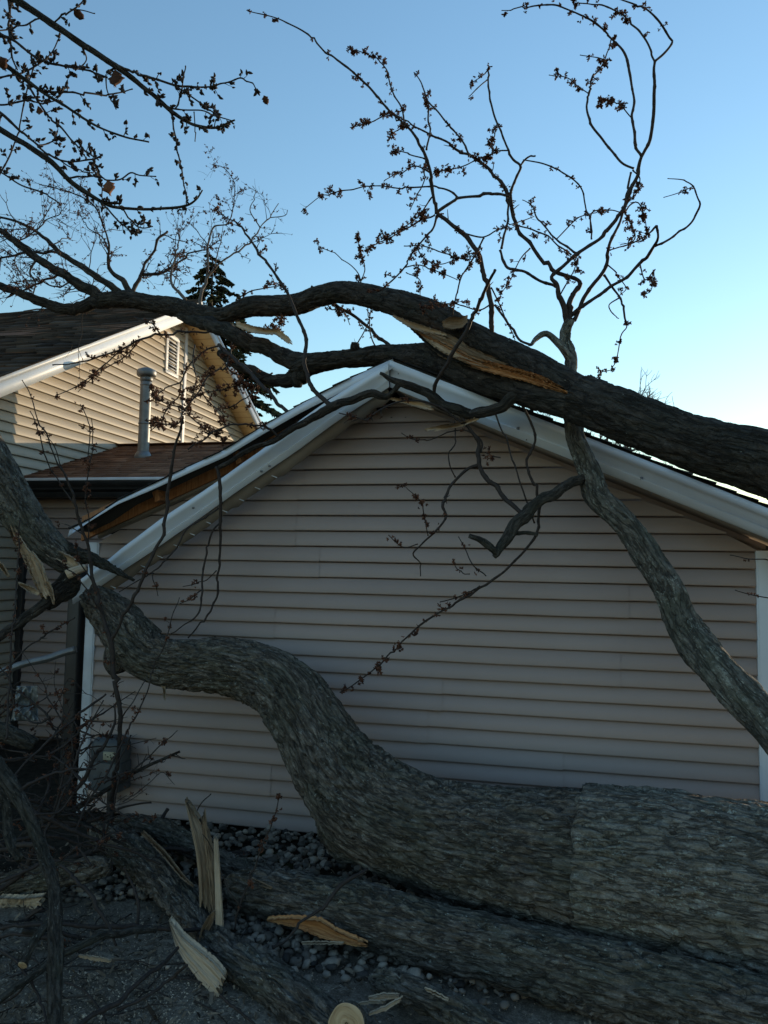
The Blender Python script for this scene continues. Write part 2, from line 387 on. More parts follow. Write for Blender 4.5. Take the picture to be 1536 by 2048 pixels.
def shingles(mb, P0, A, Bv, la, lb, expo=.14, tab=.30, thick=.009, seed=1, sag=None, jitter=.006):
    """courses from the eave edge P0 along A (length la) rising along Bv (length lb); each tab a thin slab"""
    rg = np.random.default_rng(seed); A = np.array(A, float); Bv = np.array(Bv, float); P0 = np.array(P0, float)
    Nn = np.cross(A, Bv); Nn /= np.linalg.norm(Nn)
    if Nn[2] < 0: Nn = -Nn
    nc = int(lb/expo)
    for c in range(nc+1):
        off = rg.uniform(0, tab); a = -off
        b0 = c*expo; b1 = min(b0+expo*1.06, lb+.02)
        while a < la:
            e = a+tab*rg.uniform(.55, 1.15); x0, x1 = max(a, -rg.uniform(0, jitter)), min(e, la+rg.uniform(0, jitter))
            if x1-x0 > .01:
                h = thick*rg.uniform(.8, 1.4); dj = rg.uniform(-.5, .5)*jitter*.5
                def pt(x, b, n):
                    p = P0+A*x+Bv*b+Nn*n
                    if sag is not None: p = p+sag(x, b)
                    return p
                V = [pt(x0, b0+dj, .001), pt(x1-.003, b0+dj, .001), pt(x1-.003, b0+dj, h), pt(x0, b0+dj, h), pt(x1-.003, b1, .0012), pt(x0, b1, .0012)]
                mb.add(V, quads=[[0, 1, 2, 3], [3, 2, 4, 5]], tris=[[0, 3, 5], [1, 4, 2]], cl=np.clip(rg.normal(.5, .25), 0, 1))
            a = e
def ribbon_profile(mb, line, prof, cl=None):
    """sweep a closed (offset_y, offset_up) outline along a polyline in world space; up is world z, y is world y"""
    L = np.asarray(line, float); P = np.asarray(prof, float); n, m = len(L), len(P)
    V = np.array([[p[0], p[1]+o[0], p[2]+o[1]] for p in L for o in P])
    q = [[i*m+j, i*m+(j+1) % m, (i+1)*m+(j+1) % m, (i+1)*m+j] for i in range(n-1) for j in range(m)]
    mb.add(V, quads=q, polys=[list(range(m))[::-1], list(range((n-1)*m, n*m))], cl=cl)
# ================================================================== GARAGE
YG = 5.5; GX0, GX1, GXC = -3.69, 1.435, -1.128; SL = .432; GAP = 3.285
def gz(x): return GAP-SL*abs(x-GXC)
garage = thing('garage', 'low garage with taupe lap siding and white gable trim, its left eave torn open', 'garage', (GXC, YG, 0))
m = MB(); siding(m, (0, YG, 0), (1, 0, 0), (0, -1, 0), GX0+.085, GX1-.085, .035, lambda u: gz(u)-.012, seed=5)
m.build('gable_wall', M['siding'], garage)
m = MB(); m.prism([[GX0+.02, YG+.11, -.1], [GX1-.02, YG+.11, -.1], [GX1-.02, YG+.11, gz(GX1)], [GXC, YG+.11, GAP], [GX0+.02, YG+.11, gz(GX0)]],
                  [[GX0+.02, YG+6, -.1], [GX1-.02, YG+6, -.1], [GX1-.02, YG+6, gz(GX1)], [GXC, YG+6, GAP], [GX0+.02, YG+6, gz(GX0)]])
m.build('side_wall', M['siding'], garage)
m = MB(); m.prism([[GXC, YG+.006, GAP+.001], [GX1-.02, YG+.006, gz(GX1)+.001], [GX1-.02, YG+.006, gz(GX1)+.205], [GXC, YG+.006, GAP+.205]], [[GXC, YG+5.9, GAP+.001], [GX1-.02, YG+5.9, gz(GX1)+.001], [GX1-.02, YG+5.9, gz(GX1)+.205], [GXC, YG+5.9, GAP+.205]])
m.prism([[GX0, YG+5.7, gz(GX0)-.2], [GXC, YG+5.7, GAP-.2], [GXC, YG+5.7, GAP+.24], [GX0, YG+5.7, gz(GX0)+.24]], [[GX0, YG+5.8, gz(GX0)-.2], [GXC, YG+5.8, GAP-.2], [GXC, YG+5.8, GAP+.24], [GX0, YG+5.8, gz(GX0)+.24]])
m.build('attic_sun_block', M['siding'], garage)  # fill added to keep sun from leaking in under the roof
for x in (GX0+.045, GX1-.045):
    m = MB(); zt = gz(x)-.03
    m.box((x, YG-.008, zt/2), (.09, .045, zt)); m.box((x, YG-.033, zt/2), (.07, .006, zt-.002))
    m.build('corner_post', M['white'] if x > 0 else M['white_old'], garage, bevel=.003)
YF = 5.2
prof_f = [(0.0, .02), (0, .152), (-.012, .156), (-.014, .205), (.012, .205), (.012, .02)]
prof_f = [(.0, 0), (-.006, .050), (-.012, .055), (.016, .057), (.016, .068), (-.004, .071), (-.006, .128), (-.026, .134), (-.030, .19), (.02, .19), (.02, 0)]
m = MB(); xe = 1.86
ribbon_profile(m, [[-1.135, YF, gz(-1.135)+.022], [.3, YF, gz(.3)+.022], [xe, YF, gz(xe)+.022]], prof_f)
rf = m.build('rake_fascia', M['white'], garage)
m = MB()
for px, py in ((1036, 857), (1283, 957), (1053, 880), (1303, 987), (803, 745), (797, 748)):
    p = onY(px, py, YF); s_ = .02 if px in (1036, 1283) else .008
    m = MB(); m.box((p[0], YF-.006, p[2]), (s_, .003, s_)); m.build('nail_patch', M['grey_metal'], rf)
m = MB(); m.prism([[GXC, YF+.02, gz(GXC)+.022], [xe, YF+.02, gz(xe)+.022], [xe, YF+.02, gz(xe)+.034], [GXC, YF+.02, gz(GXC)+.034]],
                  [[GXC, YG+.02, gz(GXC)+.022], [xe, YG+.02, gz(xe)+.022], [xe, YG+.02, gz(xe)+.034], [GXC, YG+.02, gz(GXC)+.034]])
m.build('soffit', M['soffit'], garage)
# right roof slab: deck, shingles
def deck(mb, line, y0, y1, th):
    A = [[p[0], y0, p[1]] for p in line]+[[p[0], y0, p[1]+th] for p in line[::-1]]
    B = [[p[0], y1, p[1]] for p in line]+[[p[0], y1, p[1]+th] for p in line[::-1]]
    mb.prism(A, B)
def rz(x): return gz(x)+.215
m = MB(); deck(m, [(GXC, rz(GXC)), (1.9, rz(1.9))], YF-.01, YG+6.2, .012)
dk = m.build('roof', M['shingle_garage'], garage)
m = MB(); c_, s_ = math.cos(math.atan(SL)), math.sin(math.atan(SL))
shingles(m, (1.93, YF-.035, rz(1.93)+.013), (0, 1, 0), (-c_, 0, s_), 6.4, (1.93-GXC)/c_, .14, .33, .013, 4, None, .035)
m.build('shingles', M['shingle_garage'], dk)
# left roof slab, lifted and sagging
LR = []
for px, py in ((786, 717), (700, 757), (600, 809), (525, 853), (449, 900), (376, 934), (306, 968), (238, 1000), (185, 1036), (140, 1058)):
    p = onY(px, py, YF-.02); LR.append((p[0], p[2]-.012))
m = MB(); deck(m, LR, YF-.005, YG+6.2, .012); dk2 = m.build('roof', M['shingle_garage'], garage)
m = MB()
for k in range(len(LR)-1):
    (xa, za), (xb, zb) = LR[k+1], LR[k]; L = math.hypot(xb-xa, zb-za)
    shingles(m, (xa, YF-.02, za+.013), (0, 1, 0), ((xb-xa)/L, 0, (zb-za)/L), 6.3, L, .14, .33, .010, 30+k, None, .02)
m.build('shingles', M['shingle_garage'], dk2)
m = MB(); n_ = len(LR); hs = [.060, .055, .050, .046, .042, .038, .032, .026, .022, .05]
V = []
for k, (x, z) in enumerate(LR):
    tw = (0, 0, 0, 0, 0, .005, .01, .03, .05, .03)[k]
    V += [[x, YF-.02-.0, z+.012], [x+.01, YF-.028-tw, z-hs[k]], [x+.01, YF-.022-tw, z-hs[k]], [x, YF-.012, z+.010]]
q = [[i*4+j, i*4+(j+1) % 4, i*4+4+(j+1) % 4, i*4+4+j] for i in range(n_-1) for j in range(4)]
m.add(V, quads=q+[[3, 2, 1, 0], [n_*4-4, n_*4-3, n_*4-2, n_*4-1]]); m.build('drip_edge', M['white'], garage)
# exposed rafter, blocks and the trim under it
m = MB()
def along(x0, x1, y0, y1, up0, up1, mb):
    mb.prism([[x0, y0, gz(x0)+up0], [x1, y0, gz(x1)+up0], [x1, y0, gz(x1)+up1], [x0, y0, gz(x0)+up1]],
             [[x0, y1, gz(x0)+up0], [x1, y1, gz(x1)+up0], [x1, y1, gz(x1)+up1], [x0, y1, gz(x0)+up1]])
along(-3.75, -1.35, YG-.055, YG-.012, .022, .225, m); rft = m.build('rafter', M['rafter'], garage, bevel=.003)
m = MB()
for x in (-3.02, -2.35):
    m = MB(); m.box((x, YG-.12, gz(x)+.07), (.05, .13, .10), rotm(0, -math.atan(SL), 0)); m.build('lookout_block', M['rafter'], rft, bevel=.003)
m = MB(); along(-3.6, -1.3, YG-.045, YG-.013, -.018, .018, m); along(-3.6, -1.3, YG-.06, YG-.046, -.010, .0, m); m.build('trim_channel', M['soffit'], garage)
# fallen left fascia board, still hinged at the peak
top = [(786, 727), (746, 750), (662, 803), (600, 846), (525, 905), (433, 970), (332, 1038), (237, 1108), (209, 1128), (190, 1142), (150, 1172)]
bot = [(790, 768), (752, 793), (704, 823), (600, 899), (560, 926), (441, 1009), (316, 1098), (246, 1143), (205, 1170), (191, 1181), (150, 1208)]
def at_line(pts, Xs):
    P = np.array([onY(*p, YF) for p in pts]); o_ = np.argsort(P[:, 0]); return np.interp(Xs, P[o_, 0], P[o_, 2])
Xs = np.linspace(-1.14, -3.62, 24); zt_, zb_ = at_line(top, Xs), at_line(bot, Xs)
V = []; pf = [(0, 0), (-.006, .25), (-.012, .275), (.016, .28), (.016, .33), (-.004, .345), (-.006, .66), (-.026, .70), (-.028, 1.0), (.012, 1.0), (.012, 0)]
for k, x in enumerate(Xs):
    yy = YF-.02-.0*k+.006*math.sin(k*1.1)+(.03 if x < -3.28 else 0)-.02*sstep(0, 24, k)
    V += [[x, yy+o[0], zb_[k]+(zt_[k]-zb_[k])*o[1]] for o in pf]
mm = len(pf); m = MB()
m.add(V, quads=[[i*mm+j, i*mm+(j+1) % mm, (i+1)*mm+(j+1) % mm, (i+1)*mm+j] for i in range(23) for j in range(mm)], polys=[list(range(mm)), list(range(23*mm, 24*mm))[::-1]])
ff = m.build('rake_fascia', M['white'], garage); ff['label'] = 'white rake board torn loose and hanging below the left roof edge'
m = MB()
for px, py in ((540, 932), (524, 943), (388, 1016)):
    p = onY(px, py, YF-.03); m = MB(); m.box((p[0], YF-.033-.008, p[2]), (.018, .004, .014)); m.build('nail_patch', M['grey_metal'], ff)
m = MB(); V = []; rg = np.random.default_rng(9)
Xq = np.linspace(-1.16, -3.55, 40); zq = at_line(bot, Xq)
for k, x in enumerate(Xq):
    d = .055+.008*math.sin(k*2.1)+.006*rg.normal(); V += [[x, YF+.02, zq[k]+.02], [x+.01, YF+.10, zq[k]-d], [x+.01, YF+.108, zq[k]-d+.004], [x, YF+.03, zq[k]+.024]]
m.add(V, quads=[[i*4+j, i*4+(j+1) % 4, i*4+4+(j+1) % 4, i*4+4+j] for i in range(39) for j in range(4)])
hs_ = m.build('soffit', M['soffit'], garage); hs_['label'] = 'tan soffit strip dangling behind the loose board'
m = MB()
for k in range(1, 12):
    x = -1.9-k*.13; z = float(at_line(bot, np.array([x]))[0]); m = MB(); m.box((x, YF+.066, z-.042), (.06, .004, .007), rotm(0, .35, 0)); m.build('clip', M['white'], hs_)
m = MB(); p0 = at(153, 1222, 5.95); m.box((-3.78, YG-.02, .98), (.11, .10, 1.98)); m.build('bar', M['metal_gutter_shade'], garage, bevel=.01)  # dark box standing just left of the corner post
m = MB()
for px in (783, 811):
    p = onY(px, 835, YG-.02); m = MB(); m.box((p[0], YG-.018, p[2]), (.012, .008, .008)); m.build('screw_head', M['metal_gutter_shade'], garage)
# ================================================================== HOUSE
XH = -6.014; HY, HZ, HS = 11.08, 6.10, .54
def hz(y): return HZ-HS*abs(y-HY)
house = thing('house', 'cream sided house with steep gable, dark shingle roof and louvred vent', 'house', (XH, HY, 0))
m = MB(); siding(m, (XH, 0, 0), (0, 1, 0), (1, 0, 0), 4.0, 18.0, .03, lambda u: hz(u)+.01, seed=8)
m.build('gable_wall', M['siding_house'], house)
m = MB(); m.prism([[XH-.11, y, z] for y, z in ((4, -.1), (18, -.1), (18, hz(18)), (HY, HZ), (4, hz(4)))], [[XH-9, y, z] for y, z in ((4, -.1), (18, -.1), (18, hz(18)), (HY, HZ), (4, hz(4)))])
m.build('wall', M['siding_house'], house)
p = onX(368, 780, XH); m = MB(); m.box((XH+.02, 11.32, (3.3+hz(11.32))/2), (.03, .085, hz(11.32)-3.3)); m.build('trim_strip', M['white_old'], house, bevel=.003)
# vent
va, vb, vc, vd = [onX(*q_, XH+.02) for q_ in ((331, 672), (357, 688), (332, 741), (355, 756))]
y0, y1 = va[1]+.05, vb[1]-.03; z1, z0 = (va[2]+vb[2])/2+.05, (vc[2]+vd[2])/2
m = MB(); m.box((XH+.02, y0-.0, (z0+z1)/2), (.04, .07, z1-z0)); m.box((XH+.02, y1, (z0+z1)/2), (.04, .07, z1-z0))
m.box((XH+.021, (y0+y1)/2, z0), (.042, y1-y0+.07, .06)); m.box((XH+.021, (y0+y1)/2, z1), (.042, y1-y0+.07, .06))
vent = m.build('gable_vent', M['white_old'], house, bevel=.003)
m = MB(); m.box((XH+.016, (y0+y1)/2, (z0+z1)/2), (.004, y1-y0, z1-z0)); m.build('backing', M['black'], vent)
m = MB(); nl = 11
for k in range(nl): m.box((XH+.026, (y0+y1)/2, z0+(k+.5)/nl*(z1-z0)), (.05, y1-y0-.02, .006), rotm(0, .75, 0)); 
m.build('louvre', M['white_old'], vent)
# roof slopes, rakes, soffits
XO = XH+.38
for sgn, nm in ((-1, 'near'), (1, 'far')):
    ye = HY+sgn*7.4
    def L(y, up): return hz(y)+up
    m = MB(); m.prism([[XH-.0, HY, HZ], [XO, HY, HZ], [XO, ye, hz(ye)], [XH, ye, hz(ye)]], [[XH, HY, HZ+.012], [XO, HY, HZ+.012], [XO, ye, hz(ye)+.012], [XH, ye, hz(ye)+.012]])
    so = m.build('soffit', M['soffit_house'], house)
    m = MB()
    for k in range(52):
        y = HY+sgn*(.06+k*.14); m.box((XH+.19, y, hz(y)-.001), (.36, .006, .004))
    m.build('groove', M['rafter'], so)
    m = MB()
    for a, b, h0, h1, t in ((0, 0, -.01, .16, .02), (.02, .0, .16, .215, .035)):
        m.prism([[XO, HY, HZ+h0], [XO, ye, hz(ye)+h0], [XO, ye, hz(ye)+h1], [XO, HY, HZ+h1]], [[XO+t, HY, HZ+h0], [XO+t, ye, hz(ye)+h0], [XO+t, ye, hz(ye)+h1], [XO+t, HY, HZ+h1]])
    m.build('rake_fascia', M['white'], house)
    m = MB(); cs, sn = math.cos(math.atan(HS)), math.sin(math.atan(HS))
    m.prism([[XH-9, HY, HZ+.215], [XO+.03, HY, HZ+.215], [XO+.03, ye, hz(ye)+.215], [XH-9, ye, hz(ye)+.215]], [[XH-9, HY, HZ+.225], [XO+.03, HY, HZ+.225], [XO+.03, ye, hz(ye)+.225], [XH-9, ye, hz(ye)+.225]])
    rr = m.build('roof', M['shingle_dark'], house)
    if sgn < 0:
        m = MB()
        sg = lambda x, b: np.array([0, 0, .045*float(pn(np.array([x*.55, b*.9, 2.])))+.03*float(pn(np.array([x*2.1, b*2.5, 5.])))])
        shingles(m, (XO+.05, ye, hz(ye)+.232), (-1, 0, 0), (0, cs, sn), 9.0, 7.4/cs, .16, .42, .022, 3, sg, .02)
        m.build('shingles', M['shingle_dark'], rr)
# link wing with low brown roof
YL = 7.63; LE, LZE, LYR, LZR = 7.34, 2.90, 9.54, 3.66
m = MB(); siding(m, (0, YL, 0), (1, 0, 0), (0, -1, 0), XH+.02, -3.70, .03, lambda u: 2.78, seed=12, seams=False)
m.build('link_wall', M['siding'], house)
m = MB(); m.box(((XH-2.4)/2, YL+1.9, 1.35), (-2.4-XH, 3.7, 2.85)); m.build('link_core', M['siding'], house)
m = MB(); ls = (LZR-LZE)/(LYR-LE); 
m.prism([[XH+.01, LE, LZE], [XH+.01, LYR, LZR], [XH+.01, 2*LYR-LE, LZE]], [[-2.3, LE, LZE], [-2.3, LYR, LZR], [-2.3, 2*LYR-LE, LZE]])
lr = m.build('link_roof', M['shingle_brown'], house)
m = MB(); L_ = math.hypot(LYR-LE, LZR-LZE)
sg = lambda x, b: np.array([0, 0, .008*float(pn(np.array([x*2.5, b*3, 2.])))])
shingles(m, (XH+.03, LE-.02, LZE+.004), (1, 0, 0), (0, (LYR-LE)/L_, (LZR-LZE)/L_), 3.7, L_, .125, .27, .011, 6, sg, .012)
shingles(m, (XH+.03, 2*LYR-LE, LZE+.004), (1, 0, 0), (0, -(LYR-LE)/L_, (LZR-LZE)/L_), 3.7, L_, .14, .3, .008, 7)
m.build('shingles', M['shingle_brown'], lr)
m = MB(); m.box(((XH-2.3)/2, (LYR), LZR+.018), (-2.3-XH, .25, .012)); m.build('ridge_cap', M['shingle_brown'], lr)
m = MB(); gpf = [(0, 0), (-.012, .045), (-.05, .06), (-.10, .10), (-.105, .125), (-.095, .125), (-.09, .108), (-.04, .07), (0.0, .02)]
ribbon_profile(m, [[XH+.1, LE, LZE-.12], [-2.5, LE, LZE-.12]], [(p[0], p[1]) for p in gpf]); gt = m.build('gutter', M['metal_gutter_shade'], house)  # shade on the gutter front is put in as a dark colour
m = MB(); m.box(((XH-2.5)/2+.05, LE-.085, LZE+.012), (-2.5-XH-.1, .05, .030)); m.build('gutter_lip', M['white_old'], gt, bevel=.003)
m = MB(); m.box(((XH-2.3)/2, LE+.012, LZE-.09), (-2.3-XH-.02, .02, .17)); m.build('link_fascia', M['metal_gutter_shade'], house)
m = MB(); m.box(((XH-2.3)/2, (LE+YL)/2+.01, LZE-.165), (-2.3-XH-.04, YL-LE, .012)); m.build('link_soffit', M['metal_gutter_shade'], house)
m = MB(); m.box((XH+.05, YL-.04, 1.35), (.07, .07, 2.7)); m.build('link_corner_trim', M['metal_gutter_shade'], house, bevel=.004)
# flue pipe through the link roof
best = None
for s in np.linspace(7, 11, 400):
    q_ = at(286, 915, s)
    if q_[2] >= LZE+ls*(q_[1]-LE)-.002 and best is None: pass
    if best is None and q_[2] <= LZE+ls*(q_[1]-LE): best = q_
fx, fy, fz = best; zc = float(at(304, 752, (best-CAM) @ FW)[2])
m = MB(); lean = .03; rp = .072
Qp = np.array([[fx+lean*t*0, fy, fz-.15+(zc-fz+.15)*t, rp] for t in np.linspace(0, 1, 12)]); tube(m, Qp, 28)
for zz in (fz+.42*(zc-fz), fz+.9*(zc-fz)): tube(m, np.array([[fx, fy, zz-.012, rp+.004], [fx, fy, zz, rp+.007], [fx, fy, zz+.012, rp+.004]]), 28)
fl = m.build('flue_pipe', M['grey_metal'], house, smooth=True)
m = MB(); tube(m, np.array([[fx, fy, fz-.05, rp*1.75], [fx, fy, fz+.03, rp*1.45], [fx, fy, fz+.075, rp*1.08]]), 28); m.build('flashing', M['grey_metal'], fl, smooth=True)
m = MB()
for zz, r in ((zc-.03, rp*1.15),): tube(m, np.array([[fx, fy, zz-.03, rp*1.04], [fx, fy, zz, rp*1.1], [fx, fy, zz+.05, rp*1.1]]), 28)
tube(m, np.array([[fx, fy, zc+.01, rp*1.55], [fx, fy, zc+.025, rp*1.72], [fx, fy, zc+.075, rp*1.74], [fx, fy, zc+.095, rp*1.6], [fx, fy, zc+.118, rp*.9], [fx, fy, zc+.122, rp*.1]]), 32)
m.build('flue_cap', M['grey_metal'], fl, smooth=True)
# ================================================================== TREES
class Tree:
    def __init__(s, root, twig='twig', thin='twig', bark='bark_smooth', bloss='blossom'):
        s.root = root; s.px = np.zeros((0, 3)); s.twig = M[twig]; s.thin = M[thin]; s.bark = M[bark]; s.bloss = M[bloss]; s.n = 0
    def depth_at(s, x, y):
        d = np.hypot(s.px[:, 0]-x, s.px[:, 1]-y); k = int(d.argmin()); return s.px[k, 2], d[k]
def parse(t):
    out = []; wd = 4.
    for a in t.split():
        f = [float(v) for v in a.split(',')]; wd = f[2] if len(f) > 2 else wd
        out.append((f[0], f[1], wd, f[3] if len(f) > 3 else np.nan))
    return np.array(out)
def depths(P, z0, dz, seed):
    L = np.concatenate([[0], np.cumsum(np.hypot(*np.diff(P[:, :2], axis=0).T))]); t = L/(L[-1]+1e-6)
    z = z0+dz*t
    known = ~np.isnan(P[:, 3])
    if known.any(): z = np.interp(L, L[known], P[known, 3])
    else: z = z+.10*t*np.sin(seed*2.3+t*5)
    return z
def world(P, z): return np.array([[*at(p[0], p[1], zz), p[2]*.5*zz/F_PX] for p, zz in zip(P, z)])
def star(mb, c, r, rg, n=8):
    r = r*1.08
    """a maple flower tuft: pointed petals of unequal length"""
    D = rg.normal(size=(n, 3)); D /= np.linalg.norm(D, axis=1)[:, None]; tone = rg.uniform(0, 1)
    for d in D:
        L = r*rg.uniform(.55, 1.25); a = np.cross(d, rg.normal(size=3)); a /= np.linalg.norm(a)+1e-9; b = np.cross(d, a); wd = L*.30
        V = np.array([c, c+d*L*.55+a*wd, c+d*L*.5-a*wd*.6+b*wd*.8, c+d*L*.5-a*wd*.6-b*wd*.8, c+d*L])
        mb.add(V, tris=[[0, 1, 2], [0, 2, 3], [0, 3, 1], [4, 2, 1], [4, 3, 2], [4, 1, 3]], cl=np.clip(tone+rg.normal()*.15, 0, 1))
def bud(mb, c, d, r, rg):
    d = d/(np.linalg.norm(d)+1e-9); a = np.cross(d, [.3, .5, .8]); a /= np.linalg.norm(a); b = np.cross(d, a)
    tube(mb, np.array([[*(c-d*r*.6), r*.3], [*c, r*.62], [*(c+d*r*.8), r*.5], [*(c+d*r*1.6), r*.1]]), 5)
def side_twigs(Q, z, rg, dens, L, bl, rootw, style, tw, fl, start=.12, up=0.15):
    """spurs off the polyline Q (world rows); dens per 100 px, L length in px, bl flower density"""
    T, A, B = frames(Q); s = np.concatenate([[0], np.cumsum(np.linalg.norm(np.diff(Q[:, :3], axis=0), axis=1))])
    sc = z/F_PX; tot = s[-1]; fs_ = .5 if L >= 40 else 1.; n = rg.poisson(max(0, 1.9*dens*tot/sc/100)) if dens else 0
    P_at = lambda q: np.array([np.interp(q, s, Q[:, k]) for k in range(4)])
    tws, fl0 = tw, fl
    for _ in range(n):
        tw = MB(); tws.append(tw); fl = tw if style == 'bud' else fl0
        q = tot*rg.uniform(start, 1); k = min(len(T)-1, int(np.searchsorted(s, q))); p = P_at(q)
        a = rg.uniform(0, 6.28); perp = A[k]*math.cos(a)+B[k]*math.sin(a)
        d = T[k]*rg.uniform(.3, .8)+perp*.9+np.array([0, 0, up]); d /= np.linalg.norm(d)
        l = L*sc*rg.uniform(.35, 1.3); m = 5; bend = rg.normal(size=3)*.35+np.array([0, 0, up])
        pts = [p[:3]]; 
        for i in range(m): dd = d+bend*(i/m)+rg.normal(size=3)*.12; pts.append(pts[-1]+dd/np.linalg.norm(dd)*l/m)
        pts = np.array(pts); r0 = min(p[3]*.7, rootw*sc*.5); R = np.linspace(r0, max(.0009, r0*.45), m+1)
        TQ = resample(np.column_stack([pts, R*.8]), l/6); tube(tw, TQ, 4, cap=False)
        if L >= 40:
            for _s in range(rg.integers(3, 7)):
                i = rg.integers(1, m+1); d2 = d+rg.normal(size=3)*.75; d2 /= np.linalg.norm(d2); l2 = l*rg.uniform(.3, .7); q2 = [pts[i]]
                for _j in range(4): d2 = d2+rg.normal(size=3)*.22; d2 /= np.linalg.norm(d2); q2.append(q2[-1]+d2*l2/4)
                tube(tw, np.column_stack([np.array(q2), np.linspace(max(.0012, r0*.4), .0010, 5)]), 4, cap=False)
                if bl:
                    for _j in range(1, 5):
                        if rg.random() < bl+.15: star(fl, q2[_j], rg.uniform(2.2, 4.)*sc, rg, 5)
        if style == 'flower':
            for i in range(1, m+1):
                if rg.random() < bl:
                    for _k in range(rg.integers(1, 4)): star(fl, pts[i]+rg.normal(size=3)*2.2*sc, fs_*rg.uniform(2.6, 5.6)*sc, rg)
        else:
            for i in range(2, m+1):
                if i == m or rg.random() < .6:
                    for _k in range(rg.integers(1, 4)): bud(fl, pts[i]+rg.normal(size=3)*1.5*sc, d+rg.normal(size=3)*.8, rg.uniform(2.8, 5.0)*sc, rg)
    if bl and style == 'flower':
        q = tot*start
        while q < tot:
            q += rg.exponential(13/max(bl, .05)**.75)*sc
            if q < tot and rg.random() < .8:
                p = P_at(q)[:3]
                for _k in range(rg.integers(2, 5)): star(fl, p+rg.normal(size=3)*3.6*sc, fs_*rg.uniform(2.6, 5.6)*sc, rg)
def stroke(t, spec, z=None, dz=0., tw=0., L=26, bl=0., name=None, big=False, style='flower', mat=None, start=.12, up=.15, label=None, relief=None, N=None, par=None, tl=0.):
    P = parse(spec); t.n += 1
    if P[:, 2].max() < 14 and not big: P[:, 2] *= .80
    rg = np.random.default_rng(1000+t.n*17+int(P[0, 0]))
    if z is None and np.isnan(P[0, 3]):
        z, dist = t.depth_at(P[0, 0], P[0, 1])
        if dist > 30: print('far start', t.root.name, spec[:30], round(float(dist)))
    elif z is None: z = P[0, 3]
    Z = depths(P, z, dz, t.n); W = world(P, Z); wmax = P[:, 2].max(); zm = float(Z.mean()); sc = zm/F_PX
    Q = resample(W, max(.012, (5 if wmax < 12 else 7)*sc)) if not big else resample(W, .011)
    ptx = np.interp(np.linspace(0, 1, 40*len(P)), np.linspace(0, 1, len(P)), P[:, 0]); pty = np.interp(np.linspace(0, 1, 40*len(P)), np.linspace(0, 1, len(P)), P[:, 1])
    t.px = np.vstack([t.px, np.column_stack([ptx, pty, np.interp(np.linspace(0, 1, 40*len(P)), np.linspace(0, 1, len(P)), Z)])])
    mb = MB(); seed = t.n*1.37
    if big:
        Rm = float(np.median(Q[:, 3]))
        tube(mb, Q, N or int(np.clip(2*math.pi*Rm/.010, 40, 260)), relief or bark_relief(seed=seed), seed)
        o = mb.build(name or 'trunk', mat or t.bark, par or t.root, smooth=True)
    else:
        if wmax < 14 and len(Q) > 6:
            arc_ = np.concatenate([[0], np.cumsum(np.linalg.norm(np.diff(Q[:, :3], axis=0), axis=1))]); nk = max(3, int(arc_[-1]/(17*sc)))
            kx = np.sort(rg.uniform(0, arc_[-1], nk)); kx[0], kx[-1] = 0, arc_[-1]; kv = rg.normal(size=(nk, 3))*(1.5*sc); kv[0] = 0; kv[-1] = 0
            Q[:, :3] += np.stack([np.interp(arc_, kx, kv[:, c]) for c in range(3)], -1)
            nod = np.exp(-np.min(np.abs(arc_[:, None]-kx[None]), axis=1)**2/(2*(1.6*sc)**2)); Q[:, 3] *= 1+.22*nod
        thick = wmax >= 14; n = N or (16 if thick else 8 if wmax >= 6 else 6)
        Q[1:-1, :3] += np.stack([pn(Q[1:-1, :3]*k_+seed+7*j) for j, k_ in ((0, 9.), (1, 9.3), (2, 8.7))], -1)*(.5*Q[1:-1, 3:4]+.0012)
        f = (lambda TH, S_, R, co: R*(.16*pn(co*np.array([25, 25, 9.]))+.10*pn(co*60)+.14*np.maximum(0, pn(np.stack([0*S_, 0*S_+seed, S_*14], -1))))) if wmax >= 5 else None
        tube(mb, Q, n, f, seed)
        o = mb.build(name or ('limb' if thick else 'branch'), mat or (t.bark if thick else t.twig), par or t.root, smooth=True)
    if label: o['label'] = label
    if tw or bl:
        a, b = [], MB(); side_twigs(Q, zm, rg, tw, L, bl, 3.2, style, a, b, start, up)
        if len(a) > 8:
            c_ = MB()
            for m_ in a:
                b0_ = c_.n; c_.v += m_.v; c_.co += m_.co; c_.cl += m_.cl; c_.q += [x+b0_ for x in m_.q]; c_.t += [x+b0_ for x in m_.t]; c_.n += m_.n
            c_.build('twigs', t.thin, o, smooth=True)
        else:
            for m_ in a: m_.build('twig', t.thin, o, smooth=True)
        if b.n: b.build('blossoms', t.bloss, o)
    return o
# ------------------------------------------------------------------ split top trunk lying over the ridge
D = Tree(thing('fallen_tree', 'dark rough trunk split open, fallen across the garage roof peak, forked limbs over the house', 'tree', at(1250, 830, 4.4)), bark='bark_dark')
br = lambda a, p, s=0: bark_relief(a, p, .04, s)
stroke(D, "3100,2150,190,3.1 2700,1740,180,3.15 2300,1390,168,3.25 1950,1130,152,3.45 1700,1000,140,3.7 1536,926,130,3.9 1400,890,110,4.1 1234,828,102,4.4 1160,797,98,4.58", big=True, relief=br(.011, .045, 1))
stroke(D, "1200,812,70,4.48 1120,764,66,4.7 1060,728,60,4.9 990,695,52,5.12 930,664,52,5.35 880,636,56,5.55 820,614,56,5.75 770,600,48,5.9 691,584,44,6.2 640,592,43,6.35 600,608,42,6.45 550,612,41,6.6 500,613,40,6.7 450,630,33,6.85 400,628,37,7.0 350,614,38,7.15 300,606,33,7.3 250,598,34,7.4 200,601,31,7.55", big=True, name='limb', relief=br(.008, .04, 2))
